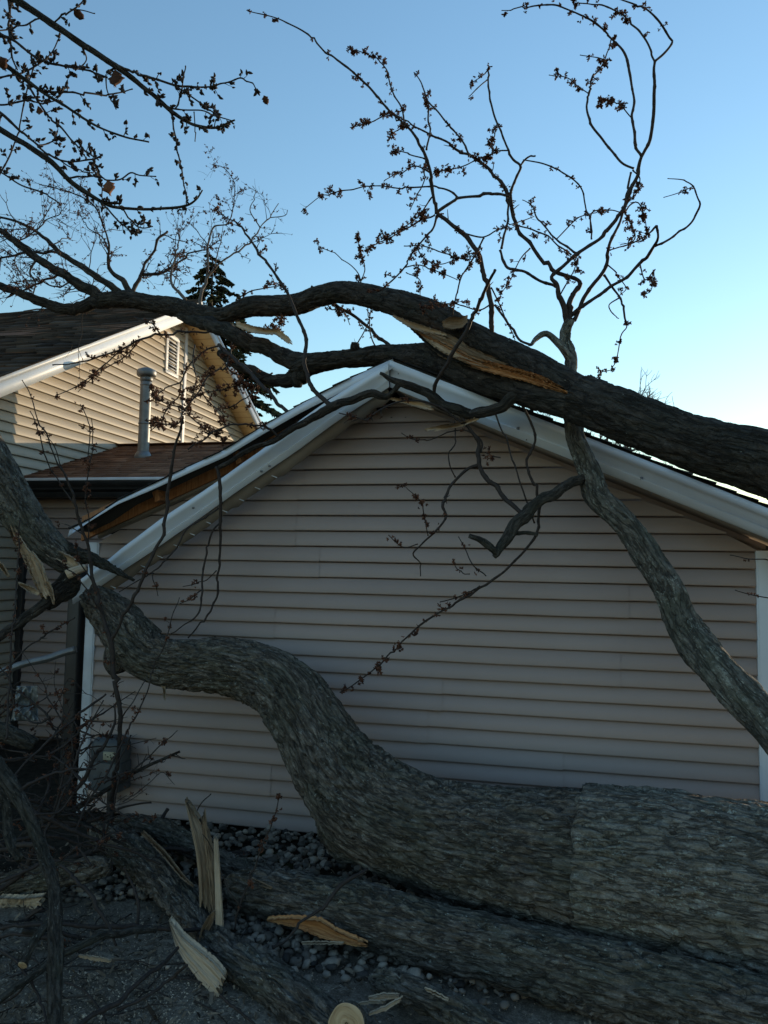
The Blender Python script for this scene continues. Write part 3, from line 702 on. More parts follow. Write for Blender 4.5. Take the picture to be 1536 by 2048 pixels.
stroke(D, "1200,820,72,4.46 1120,800,66,4.66 1040,780,56,4.9 980,764,52,5.1 920,742,54,5.3 880,722,58,5.48 845,712,52,5.7 800,712,46,5.95 760,712,42,6.05 720,716,38,6.1 690,718,36,6.15 655,722,38,6.2 620,728,44,6.25 596,738,46,6.3", big=True, name='limb', relief=br(.008, .04, 3))
stroke(D, "604,730,40,6.3 575,715,36,6.35 550,705,32,6.4 500,685,31,6.5 460,665,29,6.6 425,650,28,6.75 390,640,25,6.95 360,628,22,7.1", name='limb')
stroke(D, "600,750,34,6.3 565,760,27,6.35 525,751,21,6.4 475,731,17,6.5 440,706,15,6.6", name='limb')
stroke(D, "598,735,44,6.28 598,757,34,6.27 596,774,16,6.26", name='limb')
stroke(D, "712,704,14,6.1 710,692,18,6.08 709,684,10,6.07", name='limb')
stroke(D, "205,600,28 165,615,24 120,617,22 75,600,18 30,582,15 -40,560,13", dz=.4, tw=2.2, L=85, bl=.1)
stroke(D, "215,600,26 185,585,22 160,570,20 120,543,17 80,520,15 40,490,13 0,462,11 -60,430,9", dz=.3, tw=1.8, L=85, bl=.1)
stroke(D, "255,596,18 235,582,15 215,567,13 175,540,12 135,515,10 110,495,9 75,465,6 40,445,5 -10,432,4", dz=.4, tw=2.2, L=85, bl=.15)
stroke(D, "145,522,7 115,507,7 60,505,6 0,516,5 -30,522,4", dz=.2, tw=2.7, L=45, bl=.1)
stroke(D, "270,598,16 260,585,13 250,565,11 222,542,8 216,520,5 218,490,4 208,455,3 192,417,3 165,395,2.4 125,380,2.2 85,370,1.6", dz=.5, tw=4.0, L=60, bl=.22)
stroke(D, "262,590,12 280,553,8 325,545,7 355,525,5 380,510,4 410,500,3 440,480,2", dz=.4, tw=4.5, L=60, bl=.3)
stroke(D, "280,553,7 300,515,6 320,480,6 335,463,5", dz=.2, tw=1.5, L=50, bl=.15)
stroke(D, "402,612,8 400,598,8 413,560,7 435,530,5 465,510,4 500,485,4 520,455,3 540,435,2.5 557,407,1.6", dz=.6, tw=1.8, L=55, bl=.12, mat=M['twig_grey'])
stroke(D, "414,556,6 415,500,5 427,460,4 450,450,3 470,440,2", dz=.3, tw=1.5, L=50, bl=.3, mat=M['twig_grey'])
stroke(D, "520,455,3 500,420,2.4 512,385,1.8 505,372,1.2", dz=.1, tw=2.5, L=30, bl=.1, mat=M['twig_grey'])
stroke(D, "452,450,3.4 460,435,3 470,395,2.4 468,360,2 445,335,1.6 427,330,1.2", dz=.3, tw=3, L=40, bl=.25)
stroke(D, "540,435,2.5 570,430,2 575,420,1.6", dz=.1, tw=3, L=40)
stroke(D, "370,600,8 345,565,6 350,520,4 360,480,3 355,450,2", dz=.5, tw=2.5, L=60, bl=.25, mat=M['twig_grey'])
stroke(D, "130,540,7 100,560,6 60,575,5 20,590,4", dz=.3, tw=2.6, L=55, bl=.3)
stroke(D, "75,516,6 60,540,5 70,565,4 66,590,3", dz=-.2, tw=2.5, L=50, bl=.3)
stroke(D, "175,572,7 150,560,5 110,575,4 70,560,3 20,565,2", dz=.2, tw=3, L=55, bl=.4)
stroke(D, "30,486,4 60,470,3.4 95,440,3 120,425,2.4 120,395,1.6", dz=.2, tw=2.6, L=50, bl=.2)
stroke(D, "218,500,4 200,470,3 175,455,2.4 160,430,2 140,425,1.4", dz=.2, tw=2.6, L=45, bl=.25)
stroke(D, "472,600,3.6 500,582,3.2 530,578,3 562,572,2.4", dz=-.2, tw=3, L=18, bl=.7)
# twigs carrying red flowers in front of the house
F_ = dict(tw=2.6, L=22, bl=.62)
stroke(D, "430,652,6 415,665,5 375,664,5 325,667,5 280,680,5 235,702,4 175,720,4 140,728,3 105,730,3", dz=-.6, tw=1.0, L=20, bl=.3)
stroke(D, "320,668,4 305,648,3.5 290,640,3 268,634,2.5", dz=-.2, tw=1.5, L=16, bl=.7)
stroke(D, "262,690,4 240,703,3.4 200,740,3 160,770,2.6 110,792,2", dz=-.2, bl=.55, tw=1, L=14)
stroke(D, "280,681,4 250,712,3 205,740,3 165,775,2 156,784,1.6", dz=-.1, bl=.8, tw=1, L=14)
stroke(D, "470,672,5 460,700,4.4 452,735,4 435,743,4 415,757,4 402,776,4 390,796,3.5 374,819,3.5 360,838,3", dz=-.6, **F_)
stroke(D, "438,692,4.5 413,700,4 396,714,4 380,729,4 370,745,4 360,765,3.5 339,774,3.2 322,784,3 314,800,2.6 312,812,2", dz=-.4, tw=1, L=18, bl=.35)
stroke(D, "362,762,3.5 357,792,3.2 345,805,3.2 337,819,3 325,837,3 312,852,2.6 300,862,2", dz=-.1, **F_)
stroke(D, "520,752,4 501,788,3.4 482,800,3.2 468,811,3 450,817,2.6 436,809,2", dz=-.3, **F_)
stroke(D, "545,746,4 520,757,3.4 493,763,3 468,772,3 448,778,3 427,784,2.6 405,786,2.4 390,796,2", dz=-.3, **F_)
stroke(D, "401,778,3.4 412,800,3 430,815,2.6 448,830,2.2 452,850,1.6", dz=-.1, **F_)
stroke(D, "390,690,3.6 385,720,3.4 392,760,3 380,800,2.6 374,826,2.2", dz=-.3, **F_)
stroke(D, "372,822,3.4 345,812,3 320,800,2.6 300,790,2", dz=-.1, **F_)
stroke(D, "374,826,3.4 395,845,3 420,862,2.6 450,880,2", dz=-.1, **F_)
stroke(D, "368,836,3 350,850,2.6 318,846,2.2 300,842,1.6", dz=-.1, **F_)
stroke(D, "440,700,4 460,740,3 486,756,2.4 505,790,2", dz=-.2, **F_)
stroke(D, "640,600,3 660,615,2.6 690,625,2.2 700,650,1.8", dz=-.2, tw=3, L=20, bl=.6)
stroke(D, "560,615,3 570,640,2.6 548,655,2.2", dz=-.2, tw=3, L=18, bl=.6)
stroke(D, "700,705,3 712,690,3 735,650,2.6 742,620,2", dz=-.1, tw=1.5, L=14, bl=.3)
stroke(D, "755,700,4 745,680,3.4 738,650,2.8 736,612,2", dz=-.1, tw=.8, L=14, bl=.3)
stroke(D, "710,585,3.4 722,560,3 727,525,2.6 712,470,2", dz=.1, tw=3, L=14, bl=.7)
stroke(D, "722,565,3 710,540,2.6 685,515,2.2 640,495,1.8", dz=.1, tw=1.2, L=14, bl=.7)
# long bare stems crossing the left of the roof
stroke(D, "438,690,8 470,720,9 515,760,9 555,805,9 595,846,10", dz=-1.1)
stroke(D, "622,573,7 665,605,8 710,635,8 750,670,8 795,705,9", dz=-.1)
# ---- branch lying along the roof edge
stroke(D, "1050,788,30,4.86 1022,800,24,4.86 990,818,22,4.88 957,827,21,4.95 936,827,22,5.0 912,820,22,5.02 892,810,21,5.04 868,797,20,5.05 842,781,18,5.06 821,771,16,5.06 798,766,14,5.06 780,758,10,5.07 760,746,6,5.08", name='limb')
stroke(D, "800,767,12,5.06 780,790,10,5.1 767,792,14,5.1 740,788,16,5.12 715,795,16,5.15 688,805,16,5.18 668,813,18,5.2 647,823,17,5.23 623,836,16,5.26 600,850,14,5.28 550,880,11,5.33 500,900,10,5.38 437,935,9,5.42", name='limb')
stroke(D, "665,812,12 635,785,11 615,755,10 610,715,9 610,670,9 595,635,8 575,590,7 555,555,6 525,515,6 500,480,5 475,445,4 455,435,3 425,410,2", dz=.5, tw=.8, L=30, bl=.35, start=.5)
stroke(D, "555,873,6 540,858,6 520,852,5 499,850,4.5 464,850,4.5 445,858,4.5 427,864,4.5 413,876,4 392,886,4 376,899,3.5", dz=-.2, tw=1.0, L=16, bl=.3)
stroke(D, "432,934,7 437,947,8 440,1004,8 438,1043,7 441,1103,6 433,1158,5 436,1166,5 433,1202,4.5 407,1241,4 376,1276,3", dz=.02)
stroke(D, "440,1046,5 423,1064,5 413,1100,5 405,1155,5 403,1205,4.5 389,1236,4 368,1249,3 342,1267,2.4", dz=-.05)
stroke(D, "437,1016,4 420,1028,4 376,1056,4 358,1087,4 332,1119,3.6 306,1145,3.4 272,1163,3 238,1184,2.4", dz=-.2)
stroke(D, "433,1141,3 415,1155,2.6 394,1166,2.4 366,1173,2", dz=-.05, bl=.6)
stroke(D, "403,1180,3 379,1199,2.6 360,1207,2", dz=-.05, bl=.7)
stroke(D, "306,1145,3 305,1160,2.6 312,1180,2.2 316,1192,1.6", dz=-.05, bl=.4)
# ---- shoots hanging in front of the siding
stroke(D, "915,822,9 925,836,8 946,867,9 957,888,10 955,909,11 962,935,11 970,956,11 980,966,11 993,972,11 1005,990,11 1042,1026,11", dz=-.15)
stroke(D, "961,929,8 938,935,8 915,953,7 899,969,7 892,987,7 886,1013,7 893,1034,6 873,1060,5 843,1088,4.4 826,1107,4 838,1125,3 841,1152,2.6", dz=-.05, tw=.4, L=14, bl=.12)
stroke(D, "836,1088,3 807,1094,2.6 777,1070,2", dz=-.03, tw=2.5, L=14, bl=.7)
stroke(D, "856,1072,3 847,1026,2.6 843,1010,2.4 829,990,2.2 806,968,1.8", dz=-.04, tw=1.4, L=14, bl=.7)
stroke(D, "911,955,4 899,930,3.6 897,904,3.4 910,886,3.2 907,830,3", dz=.02)
stroke(D, "948,869,4 931,860,3.6 905,862,3.4 879,873,3 855,880,3 824,879,2.4 803,866,2", dz=-.05, tw=.8, L=12, bl=.2)
stroke(D, "962,905,5 963,880,5 928,849,6 886,821,6 847,802,5 814,800,4 787,805,4 756,823,4 730,839,4 704,831,3.4 678,826,2.6", dz=-.06, tw=1.0, L=18, bl=.3, start=.55)
stroke(D, "1040,798,6 1060,845,6 1069,881,6 1054,930,6 1075,991,7 1078,1046,7 1063,1082,7 1027,1125,6 978,1165,6 900,1215,5 840,1250,5 800,1290,4 740,1345,3.4 680,1385,2.4", dz=.12, tw=.8, L=14, bl=.45, start=.6)
stroke(D, "960,1172,4 941,1182,3.4 912,1195,3 880,1204,2.4", dz=-.03, tw=1.0, L=14, bl=.6)
stroke(D, "988,818,5 1000,850,4 1014,881,4 1033,942,4 1051,991,4 1069,1046,4", dz=-.05)
stroke(D, "972,1152,3 947,1131,3 932,1100,2.6 917,1073,2", dz=-.04, tw=1.0, L=14, bl=.3)
stroke(D, "940,1148,2.6 915,1140,2.4 905,1118,2", dz=-.03, bl=.5)
stroke(D, "1000,915,3 985,912,2.6 970,905,2", dz=-.04, tw=3, L=16, bl=.6)
stroke(D, "868,793,9 874,765,9 899,717,9 935,656,9 960,601,8 990,540,7", dz=-.6)
# ------------------------------------------------------------------ leaning limb with the upright sprouts behind the trunk
E = Tree(thing('fallen_limb', 'grey green limb leaning down the right of the siding, tall flowering sprouts at its top', 'limb', at(1343, 1240, 4.5)), bark='bark_grey')
stroke(E, "1760,1690,94,3.45 1680,1600,88,3.65 1600,1520,82,3.85 1530,1444,79,4.02 1470,1378,77,4.16 1418,1320,74,4.3 1384,1278,70,4.4 1361,1238,67,4.48 1334,1174,62,4.56 1298,1112,55,4.63 1268,1072,51,4.69 1234,1034,50,4.73 1197,997,48,4.78 1182,954,44,4.82 1167,912,41,4.86 1152,881,38,4.88 1147,845,35,4.9 1143,800,31,4.96 1142,760,28,5.02 1142,717,25,5.06 1130,674,23,5.1 1138,642,20,5.12", big=True, name='limb', relief=bark_relief(.007, .035, .12, 9), mat=M['bark_grey'], label='thick grey green leaning limb')
stroke(E, "1146,722,18 1120,692,15 1102,675,13.5 1087,669,12 1072,677,10 1061,690,6", name='limb', dz=-.1)
stroke(E, "1060,690,7 1040,680,6 1027,662,6 1002,631,6 990,610,5", dz=.1)
stroke(E, "1166,957,18,4.8 1118,979,21,4.72 1075,1006,23,4.66 1048,1030,27,4.63 1026,1058,24,4.6 1006,1086,20,4.58 988,1114,10,4.56", name='limb', mat=M['bark_smooth'])
stroke(E, "992,1108,10,4.56 984,1096,14,4.55 962,1080,13,4.54 938,1071,9,4.53", name='limb', mat=M['bark_smooth'])
stroke(E, "1028,1068,9,4.6 1051,1066,10,4.58 1076,1070,8,4.56", name='limb', mat=M['bark_smooth'])
FL = dict(tw=2.1, L=20, bl=.5)
stroke(E, "1136,650,13.9 1140,610,13.9 1150,585,12 1158,565,10 1113,542,10 1088,520,9 1063,495,9 1043,470,9 1028,435,9 1020,400,9 1003,370,8 988,350,7 963,325,7 938,312,6 913,300,6 883,280,5 833,255,4 785,225,3", dz=.3, tw=.9, L=22, bl=.22, start=.45)
stroke(E, "1134,650,13.9 1128,610,13.9 1118,590,12 1113,570,10 1103,555,9 1128,530,9 1158,505,9 1193,480,9 1218,455,9 1243,420,9 1258,390,9 1273,350,9 1283,315,8 1298,280,8 1305,235,8 1308,185,8 1308,140,7 1310,122,6", dz=-.3)
stroke(E, "1310,122,6 1328,107,6 1343,85,5 1338,75,5 1318,40,5 1293,20,4 1268,7,4 1243,-2,3 1215,-14,2", dz=-.1, tw=.6, L=14, bl=.5, start=.3)
stroke(E, "1310,125,5 1302,110,5 1300,100,5 1288,75,5 1268,50,5 1243,30,4 1213,12,4 1183,8,3 1150,8,3", dz=.1, tw=.8, L=12, bl=.75, start=.2)
stroke(E, "1283,312,7 1273,295,7 1267,265,7 1265,230,6 1268,200,6 1263,165,6 1253,115,6 1233,85,5 1208,60,5 1178,37,5 1143,22,4 1108,11,4 1048,15,3 1003,21,2", dz=.15, tw=.4, L=12, bl=.42, start=.45)
stroke(E, "1268,337,6 1248,330,6 1233,315,6 1208,280,6 1183,245,6 1173,215,5 1178,190,5 1184,160,4 1203,135,4 1213,105,3 1222,80,3", dz=.2, tw=.9, L=14, bl=.55, start=.6)
stroke(E, "1178,188,3 1153,170,3 1133,157,2.6 1098,150,2", dz=.05, tw=1.8, L=16, bl=.75)
stroke(E, "1210,120,3 1193,115,2.6 1160,110,2", dz=.05, tw=1.8, L=14, bl=.7)
stroke(E, "1265,238,3 1243,215,3 1228,205,2.6 1196,202,2", dz=.05, tw=2.2, L=14, bl=.9)
stroke(E, "1143,630,10 1163,615,9 1198,590,8 1243,560,8 1283,525,8 1308,492,7 1316,475,6 1313,452,6", dz=-.35)
stroke(E, "1310,492,6 1358,465,5 1388,440,5 1399,415,5 1395,395,4 1388,372,4 1368,362,3 1335,357,2", dz=-.1, bl=.5, start=.75)
stroke(E, "1388,372,2.6 1355,385,2.2 1327,395,1.8", dz=0, bl=.8)
stroke(E, "1313,452,6 1293,470,4 1263,485,4 1218,500,3", dz=.1, **FL)
stroke(E, "1148,640,10 1168,600,10 1198,555,9 1213,525,8 1220,480,7 1243,440,6 1252,400,6 1262,345,5", dz=-.1, tw=.9, L=20, bl=.25, start=.4)
stroke(E, "1208,550,6 1223,570,5 1243,600,5 1248,637,5 1252,655,3 1240,674,3 1228,729,2.4 1197,750,2", dz=-.1, tw=1.2, L=14, bl=.5, start=.4)
stroke(E, "1240,595,4 1218,610,3 1222,626,3 1238,637,2", dz=-.05)
stroke(E, "1000,500,6 1013,535,7 1048,542,7 1078,560,7 1112,573,8", dz=0, z=5.1)
stroke(E, "1003,497,6 1008,470,6 1013,450,5.4 1015,400,5 1008,370,4", dz=.05, tw=1.2, L=20, bl=.3)
stroke(E, "1279,526,4 1290,560,3 1310,540,3 1302,580,2.4 1285,590,2", dz=-.05, tw=2.4, L=14, bl=.7)
stroke(E, "1028,432,6 1023,400,6 1024,375,6 1040,335,6 1028,320,6 1013,290,5 993,245,5 978,190,5 973,140,4 985,133,2.4", dz=-.2, bl=.2, start=.9, tw=.3, L=16)
stroke(E, "1040,333,5 1053,318,4.6 1070,312,4", dz=0)
stroke(E, "974,160,3 955,175,2.6 938,193,2", dz=0, bl=.6)
stroke(E, "974,142,3 965,150,2.6 945,165,2", dz=.02, tw=2, L=12, bl=.9)
stroke(E, "1018,300,4 998,302,4 983,310,3.6 958,320,3.4 918,335,3 868,345,2.6", dz=.15, tw=2.2, L=16, bl=.8)
stroke(E, "985,308,3.4 985,285,3 990,262,2.4 988,250,2", dz=.05, tw=2, L=12, bl=.8)
stroke(E, "1046,320,3.4 1088,328,4 1128,345,4 1158,370,4 1168,400,4 1176,430,4 1183,478,4.4", dz=0, tw=.9, L=14, bl=.25)
stroke(E, "1181,466,4 1183,425,3.4 1218,420,3.2 1243,425,3", dz=-.05, tw=1.4, L=12, bl=.3)
stroke(E, "1153,506,6 1128,490,5 1098,465,4 1073,435,4 1064,412,3 1045,400,2", dz=.15, tw=1.2, L=18, bl=.4)
stroke(E, "1143,510,5 1118,490,4 1078,465,4 1033,450,4", dz=.1, tw=1.2, L=18, bl=.35)
stroke(E, "1113,478,3 1148,445,3 1168,432,2.6 1208,422,2", dz=.02, tw=2, L=14, bl=.8)
stroke(E, "1250,425,4 1262,410,3.6 1276,405,3 1290,440,2.6 1293,465,2", dz=-.05, tw=2.2, L=16, bl=.8)
stroke(E, "1265,340,4 1282,355,3.4 1275,385,3 1258,400,2.4", dz=-.05, tw=1.4, L=14, bl=.5)
stroke(E, "1255,395,4 1252,430,3.6 1264,455,3.2 1270,480,2.6 1240,490,2", dz=-.05, tw=2.2, L=16, bl=.5)
stroke(E, "1060,497,4 1040,520,3 1020,560,2.6 1000,590,2", dz=-.1, tw=2, L=18, bl=.5)
stroke(E, "1120,590,4 1148,545,3 1150,520,2.6 1120,500,2", dz=-.1, tw=1.6, L=16, bl=.4)
stroke(E, "1215,530,4 1238,550,3 1254,575,2.4 1240,590,2", dz=.05, tw=1.8, L=16, bl=.5)
stroke(E, "1536,1120,3,4.3 1500,1118,2.6,4.35 1460,1110,2,4.4", bl=.5)
stroke(E, "1560,1196,3,4.2 1510,1190,2.6,4.3 1470,1180,2,4.35", bl=.5)
# ---- sprouts further left
stroke(D, "990,705,13,5.2 984,671,12,5.15 981,613,12,5.1 965,535,11,5.1 948,495,11,5.1 923,465,11,5.12 898,443,10,5.14 873,428,9,5.15", tw=.5, L=24, bl=.2, start=.3)
stroke(D, "873,428,8 868,395,8 863,360,8 850,310,7 828,270,6 798,240,5 768,208,5 740,175,5 710,150,5 685,130,5 650,100,4 610,65,4 560,37,3 500,23,2", dz=-.3, tw=.45, L=16, bl=.32, start=.2)
stroke(D, "873,425,8 893,410,8 918,397,7 953,390,7 993,387,7 1018,392,6", dz=0)
stroke(D, "918,397,6 898,380,5 868,372,4 818,375,4 768,372,3 720,373,3 670,385,3 640,395,2 602,424,2", dz=-.2, tw=1.0, L=16, bl=.55, start=.3)
stroke(D, "853,300,5 858,260,4.4 853,200,4 843,165,3 828,145,2.4", dz=.1, tw=1.1, L=16, bl=.5)
stroke(D, "808,248,4.4 805,215,4 788,180,3.6 770,135,3 742,110,2.4 693,97,2", dz=.1, tw=1.8, L=14, bl=.8)
stroke(D, "938,312,5 918,275,4.4 893,245,4 863,210,4 848,187,3", dz=.1, z=5.0, tw=1.0, L=14, bl=.7)
stroke(D, "873,435,6 863,460,5 833,495,4.4 808,535,4 768,577,4 745,585,3", dz=.1, tw=1.6, L=22, bl=.55)
stroke(D, "870,430,4.4 833,445,4 798,465,3.4 768,480,3 730,500,2", dz=-.1, tw=2.6, L=18, bl=.7)
stroke(D, "923,465,5 958,475,4 988,465,3.4 1018,450,3 1068,433,2.4", dz=.1, tw=1.2, L=18, bl=.35)
stroke(D, "938,520,4 898,510,3.4 858,495,3 808,492,2.4", dz=.05, tw=2.6, L=18, bl=.7)
stroke(D, "968,475,5 943,520,4.4 918,565,4 905,630,3.4", dz=.05, tw=.8, L=20, bl=.4)
stroke(D, "850,318,4 820,310,3.4 785,298,2.6", dz=.05, tw=2, L=16, bl=.6)
stroke(D, "860,345,4 830,330,3.4 800,345,2.8 768,362,2.2", dz=.05, tw=2.4, L=16, bl=.8)
stroke(D, "868,390,4 845,420,3.4 815,450,2.8 770,480,2.2", dz=-.1, tw=2.6, L=16, bl=.8)
stroke(D, "852,312,3.4 850,350,3 838,385,2.6 820,420,2", dz=-.05, tw=2.6, L=16, bl=.7)
stroke(D, "833,495,3.6 850,515,3.2 880,528,2.8 910,520,2.4 960,505,2", dz=-.08, tw=3, L=18, bl=.9)
stroke(D, "808,535,3.4 840,530,3 880,545,2.6 915,560,2", dz=-.05, tw=2.2, L=18, bl=.7)
stroke(D, "980,610,4 955,620,3.4 910,608,3 860,610,2.4 835,612,2", dz=-.05, tw=2.0, L=16, bl=.6)
stroke(D, "982,575,4 1000,610,3.4 1015,645,3 1030,680,2", dz=.02, tw=.6, L=14, bl=.2)
stroke(D, "798,240,4 780,228,3.4 760,235,3 735,245,2.4 700,255,1.8", dz=-.05, tw=2.2, L=14, bl=.7)
stroke(D, "828,270,3.4 815,255,3 790,262,2.6 775,280,2", dz=-.05, tw=2.4, L=14, bl=.8)
stroke(D, "812,545,2.6 838,560,2.4 840,595,2", dz=-.05, tw=1.5, L=14, bl=.5)
# ---- split faces between the two halves of the trunk, and torn slivers
def fibre_sheet(name, par, up_, lo_, zc, mat, seed, nu=90, nv=14, dep=.05, rough=.012, thick=.03, label=None):
    """torn wood between two px outlines: a solid rough sheet with grain along its length"""
    U_ = np.array(up_, float); L_ = np.array(lo_, float); t = np.linspace(0, 1, nu)
    def arc(A):
        s = np.concatenate([[0], np.cumsum(np.hypot(*np.diff(A[:, :2], axis=0).T))]); s /= s[-1]
        return np.column_stack([np.interp(t, s, A[:, 0]), np.interp(t, s, A[:, 1])])
    a, b = arc(U_), arc(L_); z0 = np.interp(t, np.linspace(0, 1, len(zc)), zc); v = np.linspace(0, 1, nv)
    g_ = pn(np.stack(np.broadcast_arrays(t[:, None]*7+seed, v[None]*9, np.zeros((1, 1))), -1))+.6*pn(np.stack(np.broadcast_arrays(t[:, None]*16+seed, v[None]*24, np.ones((1, 1))), -1))
    rq = np.random.default_rng(int(seed*13)+5); e0 = rq.uniform(0, .10, nv)**1.5*2; e1 = rq.uniform(0, .14, nv)**1.5*2
    px = np.stack([np.stack([np.interp(e0[j]+t*(1-e0[j]-e1[j]), t, a[:, c]*(1-v[j])+b[:, c]*v[j]) for c in (0, 1)], -1) for j in range(nv)], 1)
    Z = z0[:, None]+dep*np.sin(v*math.pi)[None]*np.sin(t*math.pi)[:, None]+g_*rough
    jag = pn(np.stack(np.broadcast_arrays(t[:, None]*30+seed*2, v[None]*0, np.zeros((1, 1))), -1))
    F3 = np.array([[at(px[i, j, 0], px[i, j, 1]+jag[i, j]*3*(1 if j in (0, nv-1) else 0), Z[i, j]) for j in range(nv)] for i in range(nu)])
    B3 = F3+FW*thick
    ln = np.linalg.norm(np.array(at(*a[-1], z0[-1]))-at(*a[0], z0[0])); wd = .12
    co = np.stack([np.broadcast_to(v[None]*wd, (nu, nv)), np.zeros((nu, nv))+seed, np.broadcast_to(t[:, None]*ln, (nu, nv))], -1).reshape(-1, 3)
    i = (np.arange(nu-1)[:, None]*nv+np.arange(nv-1)[None]).ravel(); q = np.stack([i, i+1, i+nv+1, i+nv], -1); n = nu*nv
    ring = list(range(0, nv))+[k*nv+nv-1 for k in range(1, nu)]+[(nu-1)*nv+k for k in range(nv-2, -1, -1)]+[k*nv for k in range(nu-2, 0, -1)]
    side = [[ring[k], ring[(k+1) % len(ring)], n+ring[(k+1) % len(ring)], n+ring[k]] for k in range(len(ring))]
    m = MB(); m.add(np.vstack([F3.reshape(-1, 3), B3.reshape(-1, 3)]), quads=np.vstack([q, q[:, ::-1]+n, side]), co=np.vstack([co, co+[0, .03, 0]]))
    o = m.build(name, mat, par, smooth=False)
    if label: o['label'] = label
    return o
up0 = np.array([(812, 648), (835, 658), (874, 668), (900, 678), (941, 703), (990, 722), (1039, 735), (1087, 750), (1136, 778), (1180, 796)], float)
lo0 = np.array([(814, 650), (838, 670), (862, 690), (886, 706), (941, 730), (996, 746), (1057, 761), (1118, 781), (1160, 793), (1182, 798)], float)
zs0 = [5.50, 5.24, 5.0, 4.80, 4.58, 4.36]
def band(f0, f1, t0, t1, mat, seed, dz, rough, nm='split_wood', dep=.02, label=None):
    n = 24; t = np.linspace(0, 1, n)
    def arc(A): q = np.concatenate([[0], np.cumsum(np.hypot(*np.diff(A, axis=0).T))]); q /= q[-1]; return lambda u: np.column_stack([np.interp(u, q, A[:, 0]), np.interp(u, q, A[:, 1])])
    u = t0+(t1-t0)*t; a, b = arc(up0)(u), arc(lo0)(u); tap = np.minimum(1, np.minimum(t*5, (1-t)*5)); m_ = (f0+f1)/2
    A_ = a+(b-a)*(m_+(f0-m_)*tap)[:, None]; B_ = a+(b-a)*(m_+(f1-m_)*tap)[:, None]; z = np.interp(u[::4], np.linspace(0, 1, len(zs0)), zs0)+dz
    return fibre_sheet(nm, D.root, A_, B_, list(z), mat, seed, nu=120, nv=14, dep=dep, rough=rough, thick=.035, label=label)
band(-.3, 1.3, 0, 1, M['wood_brown'], 3., .05, .018)
band(.30, .95, .05, .80, M['wood_orange'], 3.7, -.02, .022, label='orange inner wood of the split')
band(.02, .42, .02, .55, M['wood_brown'], 4.4, -.03, .020)
band(.55, 1.08, .30, .98, M['wood_orange'], 5.1, -.045, .018)
band(.62, .92, .10, .48, M['wood_pale'], 5.9, -.055, .014)
band(.12, .34, .42, .86, M['wood_orange'], 6.6, -.04, .012)
band(.85, 1.15, .02, .40, M['bark_dark'], 7.3, -.03, .016, 'loose_bark')
fibre_sheet('splinter', D.root, [(785, 629), (819, 642), (850, 652), (880, 662), (895, 668)], [(785, 632), (815, 652), (850, 666), (872, 668), (893, 672)], [5.5, 5.42, 5.35, 5.25], M['wood_pale'], 5., nv=8, rough=.006, thick=.02, label='pale pointed sliver at the tip of the split')
fibre_sheet('splinter', D.root, [(884, 642), (900, 633), (920, 634), (938, 629)], [(886, 654), (905, 658), (925, 655), (936, 642)], [5.3, 5.2, 5.15, 5.1], M['wood_brown'], 6., nu=40, nv=8, rough=.01, thick=.03)
fibre_sheet('splinter', D.root, [(468, 641), (500, 650), (530, 656), (556, 658), (575, 672), (586, 684)], [(470, 652), (500, 664), (530, 668), (550, 668), (570, 682), (584, 692)], [6.4, 6.3, 6.3, 6.3], M['wood_pale'], 7., nv=8, rough=.01, thick=.025, label='pale torn strip sticking out left of the roof peak')
fibre_sheet('splinter', D.root, [(772, 792), (800, 797), (840, 803), (872, 818)], [(774, 797), (800, 805), (840, 816), (870, 822)], [5.12, 5.1, 5.08, 5.06], M['wood_pale'], 8., nv=8, rough=.006, thick=.02)
fibre_sheet('splinter', D.root, [(848, 858), (880, 850), (920, 845), (960, 832)], [(850, 862), (880, 859), (920, 853), (962, 838)], [5.0, 5.0, 4.98, 4.95], M['wood_pale'], 9., nv=8, rough=.008, thick=.02)
fibre_sheet('splinter', D.root, [(868, 856), (900, 850), (930, 848)], [(868, 863), (900, 857), (932, 851)], [4.98, 4.98, 4.97], M['wood_pale'], 10., nv=6, rough=.006, thick=.015)
# ------------------------------------------------------------------ the big lower trunk
A = Tree(thing('fallen_tree', 'massive mossy trunk curving up from the ground across the siding to the left eave', 'tree trunk', at(1100, 1730, 4.0)), bark='bark')
stroke(A, "2068,1905,383,3.31 1790,1850,365,3.48 1536,1795,345,3.65 1330,1755,318,3.82 1150,1727,285,3.98 1020,1705,250,4.15 905,1680,222,4.3 820,1650,206,4.42 735,1602,198,4.55 665,1528,170,4.68 615,1445,148,4.8 575,1388,135,4.9 530,1355,122,5.0 480,1338,112,5.08 440,1332,106,5.14 390,1330,98,5.2 335,1326,92,5.27 290,1306,94,5.34 258,1270,92,5.42 228,1232,78,5.5 200,1205,60,5.56 178,1188,44,5.6", big=True, N=300, relief=bark_relief(.021, .055, .05, 4))
